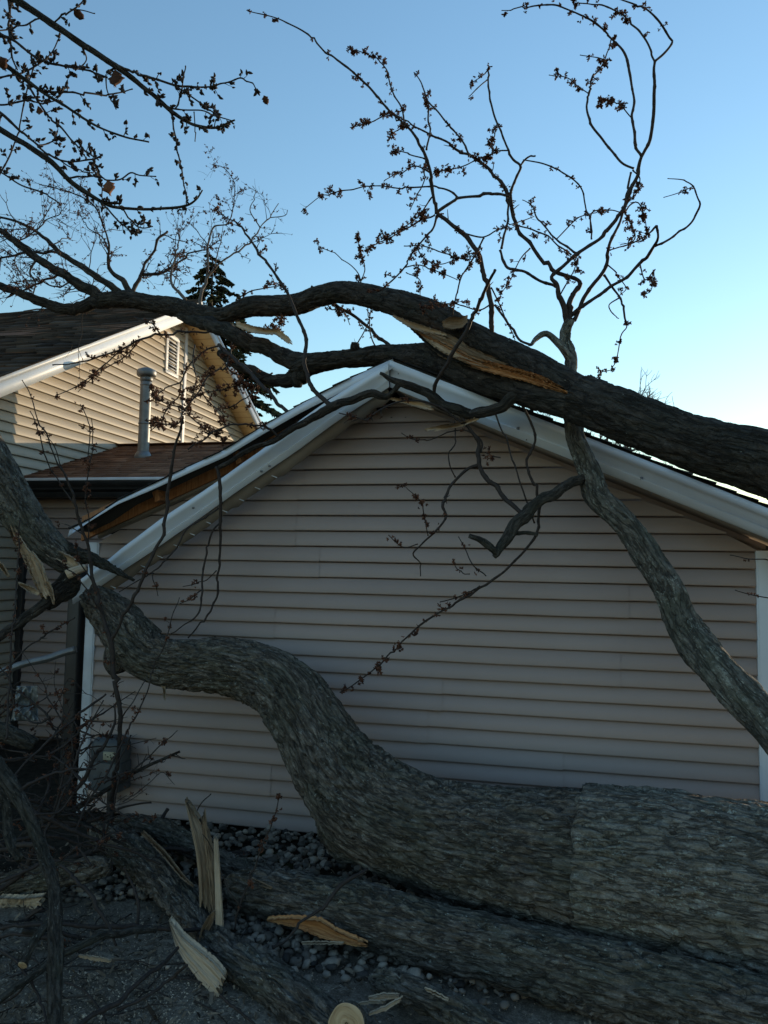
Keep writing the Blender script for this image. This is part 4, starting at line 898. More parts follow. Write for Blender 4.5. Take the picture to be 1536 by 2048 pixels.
# bark sleeve that starts at the seam on the right part of the trunk
def sleeve(spec, name, par, mat, grow, seed):
    P = parse(spec); Q = resample(world(P, P[:, 3]), .011); n = len(Q); Q[:, 3] += grow*sstep(0, 6, np.arange(n)); mb = MB()
    def rel(TH, S_, R, co):
        base = bark_relief(.021, .06, .03, seed)(TH, S_, R, co)
        edge = .05*pn(np.stack([np.cos(TH)*2.5, np.sin(TH)*2.5, TH*0+seed], -1))+.06
        return base-.08*(1-sstep(edge-.006, edge+.01, S_))
    tube(mb, Q, 280, rel, seed, cap=False); return mb.build(name, mat, par, smooth=True)
sl_ = sleeve("1130,1722,282,3.99 1330,1755,318,3.82 1536,1795,345,3.65 1790,1850,365,3.48 2068,1905,383,3.31", 'loose_bark', A.root, M['bark_pale'], .022, 8.)
sl_['label'] = 'paler lichen covered bark beyond the seam'
stroke(A, "660,1610,70,4.62 668,1650,64,4.6 690,1690,60,4.56 720,1712,40,4.5", name='burl', big=True, relief=bark_relief(.014, .04, .1, 14))
stroke(A, "240,1300,60,5.4 232,1325,52,5.38 236,1345,34,5.36", name='burl', big=True, relief=bark_relief(.01, .04, .1, 15))
fibre_sheet('splinter', A.root, [(322, 1372), (326, 1380), (327, 1400)], [(330, 1372), (331, 1382), (330, 1402)], [5.15, 5.13, 5.12], M['wood_pale'], 30., nu=16, nv=4, rough=.003, thick=.01)
# ------------------------------------------------------------------ snapped upper piece at the left edge
A2 = Tree(thing('broken_tree', 'snapped trunk slanting in from the left edge with torn pale wood at its end', 'tree trunk', at(60, 1020, 5.2)), bark='bark_grey')
stroke(A2, "-180,620,82,4.9 -102,770,84,5.0 -42,890,84,5.08 -4,955,82,5.15 36,1018,78,5.22 76,1074,68,5.3 112,1108,60,5.36 138,1135,38,5.4 158,1150,22,5.44", big=True, relief=bark_relief(.009, .04, .06, 21))
stroke(A2, "110,1095,44,5.36 150,1110,34,5.42 182,1117,24,5.46 215,1133,16,5.46 243,1148,10,5.45 268,1160,5,5.44", big=True, name='limb', relief=bark_relief(.012, .025, .1, 22), N=60, mat=M['bark_smooth'])
fs = lambda *a, **k: fibre_sheet('splinter', A2.root, *a, **k)
fs([(22, 1040), (40, 1078), (62, 1110), (84, 1150), (96, 1196)], [(18, 1046), (32, 1084), (48, 1122), (66, 1162), (84, 1198)], [5.12, 5.14, 5.16, 5.2], M['wood_pale'], 11., nv=9, rough=.014, thick=.03)
fs([(60, 1100), (82, 1128), (92, 1160), (102, 1196)], [(52, 1110), (66, 1150), (78, 1176), (92, 1200)], [5.16, 5.16, 5.18], M['wood_pale'], 12., nv=8, rough=.014, thick=.03)
fs([(86, 1100), (118, 1102), (146, 1116), (166, 1140)], [(92, 1112), (116, 1120), (140, 1136), (160, 1150)], [5.24, 5.26, 5.28, 5.32], M['wood_pale'], 13., nv=8, rough=.012, thick=.03)
fs([(35, 1164), (58, 1172), (80, 1184)], [(37, 1170), (60, 1186), (78, 1192)], [5.1, 5.12, 5.16], M['wood_pale'], 14., nu=30, nv=6, rough=.008, thick=.02)
fs([(10, 1020), (28, 1060), (36, 1090)], [(4, 1030), (18, 1064), (32, 1094)], [5.12, 5.13, 5.15], M['wood_brown'], 15., nu=40, nv=7, rough=.012, thick=.03)
fs([(96, 1160), (104, 1180), (108, 1206)], [(88, 1164), (98, 1186), (106, 1210)], [5.16, 5.17, 5.2], M['wood_pale'], 16., nu=30, nv=5, rough=.008, thick=.02)
stroke(A2, "170,1135,14,5.3 150,1142,17,5.24 134,1150,19,5.2", name='limb', mat=M['wood_pale'], label='stub showing a round pale end')
stroke(A2, "112,1180,22,5.25 94,1205,22,5.22 64,1230,21,5.18 29,1252,19,5.14 0,1273,17,5.1 -60,1310,15,5.0", name='limb', mat=M['bark_dark'])
stroke(A2, "150,1150,40,5.4 128,1175,46,5.36 104,1196,40,5.3 92,1210,26,5.26", name='limb', mat=M['bark_dark'])
fibre_sheet('splinter', A2.root, [(-8, 1118), (6, 1130), (18, 1152)], [(-10, 1128), (2, 1140), (16, 1156)], [4.95, 5., 5.05], M['wood_pale'], 17., nu=24, nv=5, rough=.006, thick=.02)
# ------------------------------------------------------------------ logs on the ground
def log(spec, label, seed, mat='bark', rel=None, name='log', N=None, group='broken logs on the ground'):
    P = parse(spec); k = len(P)//2
    t = Tree(thing(name, label, 'log', at(P[k, 0], P[k, 1], P[k, 3]), group), bark=mat)
    stroke(t, spec, big=True, relief=rel or bark_relief(.018, .05, .05, seed), N=N, name='trunk'); return t
B = log("1800,2110,160,2.75 1560,2045,150,3.02 1400,2003,142,3.2 1242,1965,136,3.36 1073,1923,130,3.55 905,1880,122,3.75 736,1836,124,3.98 610,1803,106,4.15 540,1788,96,4.25 490,1778,80,4.32 462,1772,50,4.36", 'long dark log lying just in front of the massive trunk', 31, N=170)
fibre_sheet('splinter', B.root, [(533, 1841), (560, 1838), (595, 1838), (640, 1842), (675, 1864), (736, 1890)], [(535, 1843), (595, 1856), (640, 1876), (672, 1884), (705, 1892), (736, 1893)], [3.98, 3.88, 3.8, 3.72], M['wood_orange'], 18., nv=10, rough=.01, thick=.04, label='orange torn wood under the log')
fibre_sheet('splinter', B.root, [(600, 1885), (640, 1884), (690, 1886)], [(602, 1890), (640, 1889), (688, 1889)], [3.85, 3.8, 3.75], M['wood_pale'], 19., nu=30, nv=4, rough=.004, thick=.012)
fibre_sheet('splinter', B.root, [(503, 1756), (520, 1764), (545, 1776)], [(503, 1762), (520, 1772), (542, 1780)], [4.2, 4.15, 4.1], M['wood_brown'], 20., nu=24, nv=5, rough=.004, thick=.012)
C = log("190,1655,36,5.0 215,1676,58,4.92 260,1705,66,4.75 310,1746,68,4.52 355,1790,66,4.28 395,1845,58,4.02 414,1874,44,3.92", 'mossy short log sloping from the meter down to the upright splinters', 32, N=110)
fibre_sheet('bark_flap', C.root, [(428, 1822), (414, 1836), (402, 1858), (396, 1884)], [(431, 1828), (424, 1850), (412, 1870), (398, 1888)], [3.86, 3.82, 3.8, 3.78], M['wood_brown'], 21., nu=40, nv=7, rough=.006, thick=.02)
fibre_sheet('bark_flap', C.root, [(285, 1662), (330, 1705), (372, 1760), (388, 1774)], [(280, 1666), (322, 1710), (360, 1756), (385, 1776)], [4.66, 4.45, 4.25, 4.2], M['wood_brown'], 22., nu=50, nv=5, rough=.006, thick=.02)
C2 = log("408,1872,40,3.88 430,1890,68,3.82 480,1925,76,3.66 540,1966,82,3.5 600,2010,90,3.34 670,2070,96,3.16 740,2130,98,3.0", 'cracked log running out of the bottom edge beside the pale slab', 33, N=120)
fibre_sheet('bark_flap', C2.root, [(440, 1945), (480, 1962), (530, 1995)], [(440, 1950), (478, 1972), (528, 2003)], [3.62, 3.55, 3.44], M['wood_brown'], 23., nu=40, nv=5, rough=.006, thick=.02)
K3 = log("748,1956,34,3.52 775,1966,50,3.46 830,1986,54,3.36 910,2021,56,3.2 970,2052,58,3.08 1060,2095,60,2.9", 'thin bark covered log with a sliver on top, right of the pale round cut end', 34, N=80)
fibre_sheet('splinter', K3.root, [(848, 1976), (870, 1984), (898, 2000)], [(850, 1981), (868, 1990), (896, 2003)], [3.24, 3.2, 3.14], M['wood_pale'], 24., nu=20, nv=4, rough=.004, thick=.012)
D3 = log("693,2048,74,2.80 696,2045,70,2.98 700,2042,66,3.2", 'small log with a pale round sawn end facing the camera', 35, N=64, rel=bark_relief(.005, .03, .03, 35))
def cut_face(par, c, n, r, mat, name='cut_face'):
    n = np.array(n, float); n /= np.linalg.norm(n); a = np.cross(n, [0, 0, 1.]); a /= np.linalg.norm(a); b = np.cross(n, a); m = MB(); K, Rr = 40, 10
    V = [c+n*.004]; co = [[0, 0, 0]]
    for i in range(1, Rr+1):
        for k in range(K):
            t = k/K*2*math.pi; rr = r*i/Rr*(1+.03*math.sin(3*t)+.02*math.sin(5*t+1)); V.append(c+n*(.004-.003*(i == Rr))+(a*math.cos(t)+b*math.sin(t))*rr); co.append([rr*.75+.003*math.sin(t*3+rr*40), .003*math.sin(t*2), .06*math.cos(t)])
    q = [[1+(i-1)*K+k, 1+(i-1)*K+(k+1) % K, 1+i*K+(k+1) % K, 1+i*K+k] for i in range(1, Rr) for k in range(K)]
    m.add(V, quads=q, tris=[[0, 1+k, 1+(k+1) % K] for k in range(K)], co=co); return m.build(name, mat, par)
pc = at(693, 2048, 2.795); cut_face(D3.root, pc, -FW+UP*.25-RT*.1, .069, M['wood_cut'])
LB = log("-60,1792,52,4.5 0,1778,52,4.45 60,1760,50,4.42 130,1746,46,4.4 200,1735,40,4.38 222,1732,22,4.37", 'dark log behind the brush at the left edge, torn pale underneath', 36, N=70)
fibre_sheet('splinter', LB.root, [(-10, 1796), (40, 1798), (88, 1794)], [(-10, 1840), (40, 1834), (80, 1826)], [4.3, 4.28, 4.3], M['wood_pale'], 25., nu=50, nv=12, rough=.02, thick=.05, label='torn pale wood under the log')
LC = log("235,1645,30,5.2 290,1652,40,5.15 340,1668,42,5.05 400,1700,42,4.9 470,1732,36,4.75 560,1750,26,4.6", 'dark thin log half hidden behind the upright splinters beside the pebbles', 37, N=70)
# ------------------------------------------------------------------ loose slabs of split wood
def loose(up_, lo_, zc, mat, seed, label, nu=60, nv=12, rough=.006, thick=.03, dep=.0):
    c = at(*up_[0], zc[0]); r = thing('wood_splinter', label, 'wood splinter', c, 'split wood pieces')
    fibre_sheet('slab', r, up_, lo_, zc, mat, seed, nu, nv, dep, rough, thick); return r
loose([(369, 1599), (378, 1640), (391, 1702), (397, 1760), (399, 1815)], [(373, 1603), (398, 1640), (415, 1665), (426, 1720), (432, 1835)], [4.32, 4.2, 4.1, 4.02], M['wood_brown'], 40., 'tall brown pointed splinter standing upright among the logs', thick=.05, rough=.01)
loose([(402, 1640), (404, 1650), (406, 1672), (412, 1740), (424, 1840)], [(408, 1618), (412, 1655), (420, 1690), (428, 1760), (434, 1845)], [4.16, 4.1, 4.04, 3.98], M['wood_brown'], 41., 'jagged brown splinter pressed between the two standing splinters', thick=.03, rough=.012)
loose([(427, 1672), (428, 1720), (430, 1790), (431, 1862)], [(434, 1674), (438, 1730), (443, 1800), (446, 1861)], [4.0, 3.95, 3.9, 3.86], M['wood_pale'], 42., 'narrow white splinter standing upright beside the brown one', thick=.02, nv=6, rough=.004)
loose([(336, 1838), (350, 1856), (365, 1876), (392, 1898), (425, 1925), (456, 1960)], [(338, 1844), (350, 1890), (368, 1922), (395, 1958), (420, 1984), (437, 2004)], [3.86, 3.7, 3.58, 3.46], M['wood_pale'], 43., 'broad pale slab of fresh wood lying against the cracked log', thick=.05, nv=14, rough=.006)
loose([(155, 1911), (190, 1914), (225, 1921)], [(160, 1916), (190, 1922), (222, 1925)], [3.55, 3.54, 3.53], M['wood_pale'], 44., 'thin pale chip lying flat on the sawdust', nu=24, nv=5, rough=.003, thick=.01)
loose([(735, 1996), (765, 1988), (800, 1990)], [(737, 2002), (765, 2000), (798, 1998)], [3.3, 3.3, 3.28], M['wood_pale'], 45., 'uppermost of the three pale slivers between log end and thin log', nu=24, nv=6, rough=.006, thick=.012)
loose([(700, 2012), (740, 2002), (775, 2001)], [(702, 2014), (740, 2008), (772, 2006)], [3.24, 3.24, 3.24], M['wood_pale'], 46., 'thinnest of the three pale slivers, nearest the round cut end', nu=24, nv=4, rough=.004, thick=.01)
loose([(735, 2029), (770, 2014), (806, 1994)], [(737, 2032), (772, 2022), (806, 2000)], [3.16, 3.18, 3.22], M['wood_pale'], 47., 'lowest of the three pale slivers, slanting up to the thin log', nu=24, nv=5, rough=.004, thick=.012)
loose([(740, 1766), (760, 1768), (782, 1772)], [(742, 1770), (760, 1773), (780, 1776)], [4.2, 4.2, 4.2], M['wood_pale'], 48., 'small pale sliver lying on the pebbles', nu=20, nv=4, rough=.003, thick=.008)
# ------------------------------------------------------------------ brush pile: every branch a thing
def brush(spec, label, bark='twig', tw=0., L=22, bl=0., extra=(), thing_name='fallen_branch', relief=False, dz=0., mat=None):
    P = parse(spec); t = Tree(thing(thing_name, label, 'branch', at(P[0, 0], P[0, 1], P[0, 3]), 'fallen branches in the brush pile'), bark='bark_smooth')
    big = P[:, 2].max() >= 20
    stroke(t, spec, big=big, relief=bark_relief(.006, .03, .08, P[0, 0]*.1+2) if big else None, N=56 if big else None, tw=tw, L=L, bl=bl, mat=mat, name='limb' if big else 'branch')
    for e in extra: stroke(t, e[0], dz=e[1] if len(e) > 1 else 0, tw=e[2] if len(e) > 2 else 0, L=18, bl=e[3] if len(e) > 3 else 0)
    return t
K = brush("222,1600,10,4.95 232,1545,10,4.92 238,1500,10,4.9 241,1440,11,4.9 234,1390,11,4.92 228,1330,12,4.95 222,1285,12,4.97 205,1230,10,5.0 190,1170,9,5.02 178,1110,8,5.02 168,1070,7,5.0 156,1036,7,4.98 148,1008,6,4.96 145,987,5,4.95 137,963,5,4.94 129,944,4,4.92 117,926,3.4,4.9 105,895,3,4.88 95,872,3,4.86 81,849,3,4.84 71,825,2.6,4.82 64,800,2.4,4.8 56,779,2,4.8 44,760,2,4.8",
      'tall forked sapling branch standing before the left corner post, dark red flowers on its tips', tw=.35, L=20, bl=.10, extra=(
    ("222,1287,10 232,1262,8 256,1215,8 272,1184,8 285,1155,8 298,1129,8 314,1093,8 327,1061,8 332,1030,8 337,988,8 342,944,8 350,900,6 359,864,6 366,832,4", -.1, .2, .05),
    ("150,1010,3.4 120,965,3 100,938,3 90,915,3 85,898,3 76,864,2.6 68,838,2.4 60,822,2", -.05, 1.2, .55), ("176,1095,3.4 178,1040,3 172,1000,3 178,930,3 178,872,2.6 176,847,2.4 169,825,2.2 160,808,2", -.1, 1.2, .45),
    ("178,935,3 186,900,2.6 186,872,2.4 183,837,2", .02, 1.5, .7), ("137,963,3 120,930,2.6 112,900,2.4 100,880,2 84,862,1.6", .03, 1.2, .6), ("168,1070,3 150,1060,2.4 130,1048,2", 0, 2, .2),
    ("190,1170,4 160,1120,3 150,1090,2.4", -.1, 1, .2), ("241,1440,4 262,1408,3 290,1360,2.4", 0, .6, .1), ("205,1230,4 182,1190,3.4 150,1150,3 110,1120,2.4", -.15, 1, .2)))
brush("-30,1500,32,3.6 0,1540,30,3.55 25,1575,28,3.5 51,1620,26,3.45 68,1659,25,3.42 82,1692,23,3.38 92,1722,24,3.34 103,1751,26,3.3 111,1790,26,3.25 110,1850,27,3.15 111,1917,28,3.05 109,1995,28,2.95 115,2100,28,2.8", 'thick mossy branch running down the left side to the bottom edge')
brush("-20,1560,14,3.7 10,1605,16,3.7 16,1653,18,3.66 25,1690,20,3.6 40,1720,16,3.55", 'short stubby branch at the left edge behind the thick mossy one')
brush("-40,1784,9,3.7 0,1764,8,3.72 35,1749,8,3.75 70,1733,8,3.8 100,1722,6,3.85", 'straight pale green stick slanting up from the left edge over the dark log')
brush("-10,1700,10,3.6 23,1698,12,3.6 50,1690,12,3.55 80,1686,12,3.5", 'stub branch crossing to the thick mossy branch')
brush("-40,1866,8,3.75 0,1858,8,3.75 39,1852,8,3.75 98,1846,9,3.76 156,1852,10,3.78 234,1854,11,3.8 330,1857,10,3.85 420,1862,8,3.9", 'long level branch passing behind the mossy one at ankle height')
brush("-60,2050,14,3.1 0,1999,14,3.2 59,1956,15,3.3 117,1913,15,3.4 176,1882,14,3.5 219,1868,14,3.6 312,1860,12,3.75", 'smooth bent branch rising from the bottom left corner to the level branch', extra=(("59,1956,7 30,1990,6 -20,2020,5",),))
brush("120,1732,7,3.9 133,1741,8,3.86 172,1780,9,3.78 199,1823,9,3.72 219,1858,8,3.66 232,1890,6,3.6", 'thin branch crossing downward over the dark hollow')
brush("248,1735,6,4.0 256,1753,7,4.0 270,1784,7,3.96 275,1815,7,3.92 273,1862,7,3.88", 'curved thin stem hooking down under the mossy short log')
brush("45,1930,19,3.34 62,1897,17,3.4 78,1870,15,3.46 98,1842,13,3.54 120,1810,10,3.6", 'short sawn branch with a pale cut end beside the mossy one')
cf = [o for o in bpy.data.objects if o.get('label') == 'short sawn branch with a pale cut end beside the mossy one'][0]
pc = at(45, 1930, 3.34); cut_face(cf, pc, pc-at(62, 1897, 3.4)-FW*.03, .021, M['wood_cut'])
brush("150,2060,12,2.95 188,2026,12,3.02 234,2007,12,3.1 273,1968,10,3.2 324,1928,10,3.35 355,1896,8,3.5", 'crooked dark branch lying on the sawdust below the pale slab', extra=(("234,2020,8 293,1991,8 340,1960,8 374,1930,6", .1),))
brush("80,1690,6,4.2 94,1663,6,4.25 109,1634,6,4.3 125,1591,6,4.35 139,1560,6,4.4 145,1542,5,4.42 156,1507,5,4.45 166,1482,5,4.5 182,1444,4,4.55 207,1400,3,4.6", 'whip thin shoot rising across the grey meter', tw=.5, L=16, bl=.1)
brush("5,1575,6,4.3 25,1556,6,4.35 51,1526,6,4.42 82,1495,6,4.5 117,1464,6,4.58 156,1431,6,4.66 195,1401,6,4.74 212,1388,4,4.78", 'long slanting shoot crossing the corner post above the meter', tw=.4, L=16, bl=.1)
brush("180,1710,5,4.6 195,1689,5,4.62 215,1653,5,4.66 230,1610,5,4.7 236,1556,5,4.74 230,1535,4,4.76 250,1500,3.4,4.8 262,1470,3,4.82", 'wiry bent shoot beside the right side of the meter')
brush("150,1665,5,4.4 176,1605,5,4.5 195,1575,5,4.56 215,1542,5,4.62 234,1505,5,4.68 254,1466,4,4.74 277,1423,4,4.8 295,1380,3,4.86 308,1331,3,4.9 328,1290,3,4.92 345,1232,2.4,4.95 359,1195,2,4.98", 'straight thin shoot leaning right across the curved trunk', tw=.3, L=14, bl=.25)
brush("300,1670,10,5.2 312,1652,10,5.25 325,1636,9,5.3 336,1618,8,5.34", 'stout dark twig stub poking up against the siding base')
brush("382,1650,4,5.1 395,1622,3.4,5.15 408,1600,3,5.2 422,1588,2.4,5.25", 'fine curved twig behind the tall splinter tip')
brush("470,1860,5,3.9 480,1810,5,3.92 500,1760,4.4,3.95 520,1700,4,3.98 540,1655,3.4,4.0 552,1625,3,4.0 558,1590,2,4.0", 'upright budded shoot standing before the pebbles', tw=.9, L=14, bl=.45, extra=(("484,1815,4 465,1790,3.4 440,1740,3 425,1700,2.6 405,1668,2",),))
brush("545,1895,9,3.7 570,1880,6,3.74 600,1850,6,3.78 640,1820,7,3.82 690,1765,10,3.9 735,1738,7,4.0", 'dark stick laid diagonally across the long log')
brush("-30,1360,5,4.9 20,1330,5,4.9 60,1290,4,4.95 110,1260,4,5.0 150,1235,3,5.0", 'thin bowed twig in front of the left house siding', tw=1.2, L=24, bl=.2)
brush("10,1480,6,4.4 18,1400,6,4.5 22,1300,5,4.6 30,1220,4,4.7 34,1120,4,4.8 40,1040,3,4.85", 'slender upright shoot close to the left edge', tw=.8, L=24, bl=.25)
brush("120,1500,5,4.9 100,1440,5,4.95 60,1400,5,5.0 30,1380,4,5.0 -20,1370,4,5.0", 'arched stem looping over the crumpled sheet', tw=1.0, L=30, bl=.1)
brush("-30,1455,34,4.6 0,1462,36,4.6 40,1478,34,4.6 70,1490,26,4.6", 'blunt grey limb end jutting in from the left edge')
brush("60,1660,7,4.3 90,1600,7,4.5 110,1540,6,4.7 132,1500,5,4.8 150,1470,4,4.9", 'brown shoot between the meter and the left brush', tw=1.2, L=26)
brush("-20,1620,7,4.3 40,1600,7,4.4 90,1610,6,4.5 140,1640,5,4.6", 'low arching stem across the dark hollow left of the meter', tw=1.4, L=30)
brush("-20,1690,9,4.1 40,1680,9,4.2 100,1672,8,4.3 170,1690,7,4.4 215,1700,5,4.5", 'mossy stem lying flat below the meter', tw=1.2, L=26)
brush("-30,1520,6,4.6 30,1520,6,4.7 80,1500,5,4.8 130,1440,4,4.9 150,1400,3,4.95", 'reddish shoot leaning right past the dark downspout', tw=1.4, L=26, bl=.1)
brush("0,1900,7,3.5 40,1930,7,3.4 70,1980,6,3.3 90,2030,6,3.15 95,2080,5,3.0", 'crooked twig lying by the thick mossy branch on the driveway', tw=1.6, L=30)
brush("130,1965,5,3.3 170,1985,5,3.24 200,2020,5,3.16 215,2060,4,3.05", 'short twig half buried in sawdust', tw=1.6, L=24)
brush("440,1990,7,3.35 470,2015,7,3.3 500,2040,6,3.2 540,2080,5,3.1", 'dark twig tucked under the cracked log at the bottom edge', tw=1., L=20)
# ------------------------------------------------------------------ standing maple at the left whose twigs overhang the picture
I = Tree(thing('maple_tree', 'standing maple just outside the left edge, budded twigs hanging into the sky', 'tree', onZ(-700, 2600, 0)), bark='bark_smooth', thin='twig', twig='twig')
b0 = onZ(-700, 2600, 0)
TQ = resample(np.array([[b0[0]-.1, b0[1], -.1, .15], [b0[0]-.08, b0[1]+.1, 1.2, .13], [b0[0], b0[1]+.3, 2.6, .115], [b0[0]+.1, b0[1]+.6, 3.8, .09], [b0[0]+.15, b0[1]+.8, 5.0, .06], [b0[0]+.15, b0[1]+.9, 6.2, .03]]), .02)
mb = MB(); tube(mb, TQ, 64, bark_relief(.006, .035, .05, 41), 3.); mb.build('trunk', M['bark_smooth'], I.root, smooth=True)
def ppx(P): v = np.asarray(P)-CAM; z = v @ FW; return 768+F_PX*(v @ RT)/z, 1024-F_PX*(v @ UP)/z, z
def limb_from_trunk(h, spec, **kw):
    k = int(np.abs(TQ[:, 2]-h).argmin()); x, y, z = ppx(TQ[k, :3]); P = parse(spec)
    s = f"{x},{y},{P[0,2]*1.6},{z} {(x+P[0,0])/2},{(y+P[0,1])/2-14},{P[0,2]*1.25},{(z+P[0,3])/2} "+spec; return stroke(I, s, style='bud', **kw)
BD = dict(tw=2.4, L=22, style='bud')
limb_from_trunk(4.6, "-40,-40,15,3.3 28,0,14,3.3 85,33,13,3.3 130,65,12,3.3 180,98,11,3.3 220,125,11,3.3 265,157,10,3.3 305,188,9,3.3 345,225,8,3.3 385,250,6,3.3 430,255,5,3.3 470,240,3,3.3", tw=1.4, L=20, start=.72)
stroke(I, "222,126,6 260,140,6 310,158,6 355,173,6 400,175,5 450,168,4 482,155,4 497,162,3.4 512,178,3", dz=-.1, **BD)
stroke(I, "345,228,5 350,270,4 357,310,4 365,345,4 372,380,3.4 375,398,3", dz=-.15, tw=1.6, L=14, style='bud')
stroke(I, "303,186,5 345,218,4 405,220,3.6 430,232,3.4 465,242,3", dz=.1, **BD)
stroke(I, "350,172,4 385,197,4 415,220,3.6 440,233,3", dz=.1, **BD)
stroke(I, "350,218,4 358,200,4 367,155,3.4 371,132,3", dz=-.1, **BD)
stroke(I, "388,224,3 390,250,2.6 390,283,2.2", dz=-.03, style='bud', tw=1, L=8)
stroke(I, "84,36,4 50,50,4 20,55,4 -20,62,3", dz=.15, **BD)
stroke(I, "108,45,4 135,22,4 150,12,4 172,-4,3", dz=-.1, **BD)
stroke(I, "140,18,3 165,20,3 190,27,2.6", dz=-.04, tw=2.5, L=12, style='bud')
stroke(I, "165,95,4 172,120,3.4 150,140,3", dz=.1, **BD)
limb_from_trunk(4.1, "-40,50,8,3.4 0,70,7,3.4 30,83,6,3.4 60,105,6,3.4 95,125,6,3.4 130,133,5,3.4 165,142,5,3.4 200,150,4,3.4 215,155,4,3.4", tw=2.4, L=22, start=.5)
stroke(I, "212,153,4 215,180,3.4 225,205,3 232,218,3", dz=-.05, tw=1, L=8, style='bud')
limb_from_trunk(3.8, "-40,90,10,3.45 0,122,9,3.45 50,160,8,3.45 85,185,6,3.45 120,205,6,3.45 165,235,5,3.45 200,255,4,3.45 245,272,4,3.45 298,284,3,3.45", tw=2.2, L=22, start=.5)
stroke(I, "80,181,5 150,187,5 215,188,4 265,178,3", dz=.1, **BD)
stroke(I, "55,163,6 62,180,6 90,220,5 125,260,5 155,290,4 175,305,4 197,320,3", dz=-.1, **BD)
limb_from_trunk(3.5, "-40,235,12,3.3 0,258,11,3.3 30,278,11,3.3 65,298,11,3.3 100,322,10,3.3 135,358,9,3.3 170,385,9,3.3 205,405,7,3.3 235,415,6,3.3 300,418,5,3.3 365,413,5,3.3 390,400,4,3.3 405,380,3,3.3", tw=1.5, L=18, start=.6)
stroke(I, "203,404,5 225,430,4.4 250,455,4 272,472,3", dz=-.05, **BD)
stroke(I, "245,416,4 268,445,3.6 285,455,3.4 305,453,3", dz=.05, **BD)
stroke(I, "135,357,5 170,352,4.4 210,358,4 240,358,4 262,345,4 280,350,3.4 312,353,3", dz=-.1, **BD)
stroke(I, "365,412,4 372,420,3.4 370,428,3", dz=0, tw=3, L=8, style='bud')
stroke(I, "205,404,3.4 200,370,3 190,330,2.4", dz=.05, style='bud', tw=1, L=10)
limb_from_trunk(3.6, "-40,205,8,3.5 0,225,7,3.5 40,260,6,3.5 75,290,5,3.5 110,315,5,3.5 150,323,4,3.5 190,318,4,3.5 205,308,3,3.5", tw=2.4, L=20, start=.4)
stroke(I, "75,290,4 105,280,3.6 115,262,3", dz=.05, **BD)
stroke(I, "110,312,4 140,335,3.4 175,345,3 195,340,2.4", dz=.05, **BD)
limb_from_trunk(4.9, "10,-30,7,3.5 17,0,6,3.5 20,60,5,3.5 23,110,4,3.5 35,140,3,3.5", tw=2.4, L=20, start=.4)
limb_from_trunk(3.2, "-30,335,5,3.5 0,345,4.4,3.5 40,370,4,3.5 85,385,4,3.5 110,400,3.4,3.5 122,410,3,3.5", tw=2.0, L=18, start=.4)
limb_from_trunk(3.7, "-40,162,6,3.6 0,155,5,3.6 55,142,4,3.6 100,108,3.4,3.6 118,78,3,3.6", tw=2.4, L=20, start=.4)
limb_from_trunk(3.4, "-30,380,5,3.6 0,345,4,3.6 20,310,4,3.6 40,260,3.6,3.6 50,200,3.4,3.6 62,150,3,3.6 78,112,2.4,3.6", tw=1.5, L=26, start=.3)
limb_from_trunk(3.6, "-30,205,5,3.4 10,210,4.4,3.4 60,202,4,3.4 90,206,3.4,3.4 118,200,3,3.4", tw=2, L=20, start=.3)
def dry_leaf(tree, px, py, z, s, ang, tone, seed):
    rg = np.random.default_rng(seed); K_ = 9; V = []; sc = s*z/F_PX
    for i in range(K_):
        t = i/(K_-1); wd = (.15+1.1*math.sin(math.pi*min(1, t*1.15))**.8)*(.7+.5*rg.random())*.42
        for j, u in enumerate((-1, -.5, 0, .5, 1)):
            x = u*wd; y = -t*1.3; d = .25*(u*u)+.2*math.sin(t*4+seed)
            V.append(at(px, py, z)+sc*((x*math.cos(ang)-y*math.sin(ang))*RT+(x*math.sin(ang)+y*math.cos(ang))*UP+d*FW))
    q = [[i*5+j, i*5+j+1, i*5+6+j, i*5+5+j] for i in range(K_-1) for j in range(4)]
    m = MB(); m.add(V, quads=q, cl=tone); o = m.build('dry_leaf', M['leaf'], tree.root)
    md = o.modifiers.new('thick', 'SOLIDIFY'); md.thickness = .0008
for k, a in enumerate(((228, 136, 3.27, 30, .05, .15), (213, 358, 3.2, 26, .2, .9), (0, 112, 3.4, 22, .3, .2), (528, 192, 3.2, 13, .4, .2), (148, 20, 3.2, 18, .9, .2), (76, 212, 3.4, 13, .1, .5))): dry_leaf(I, *a, k+1)
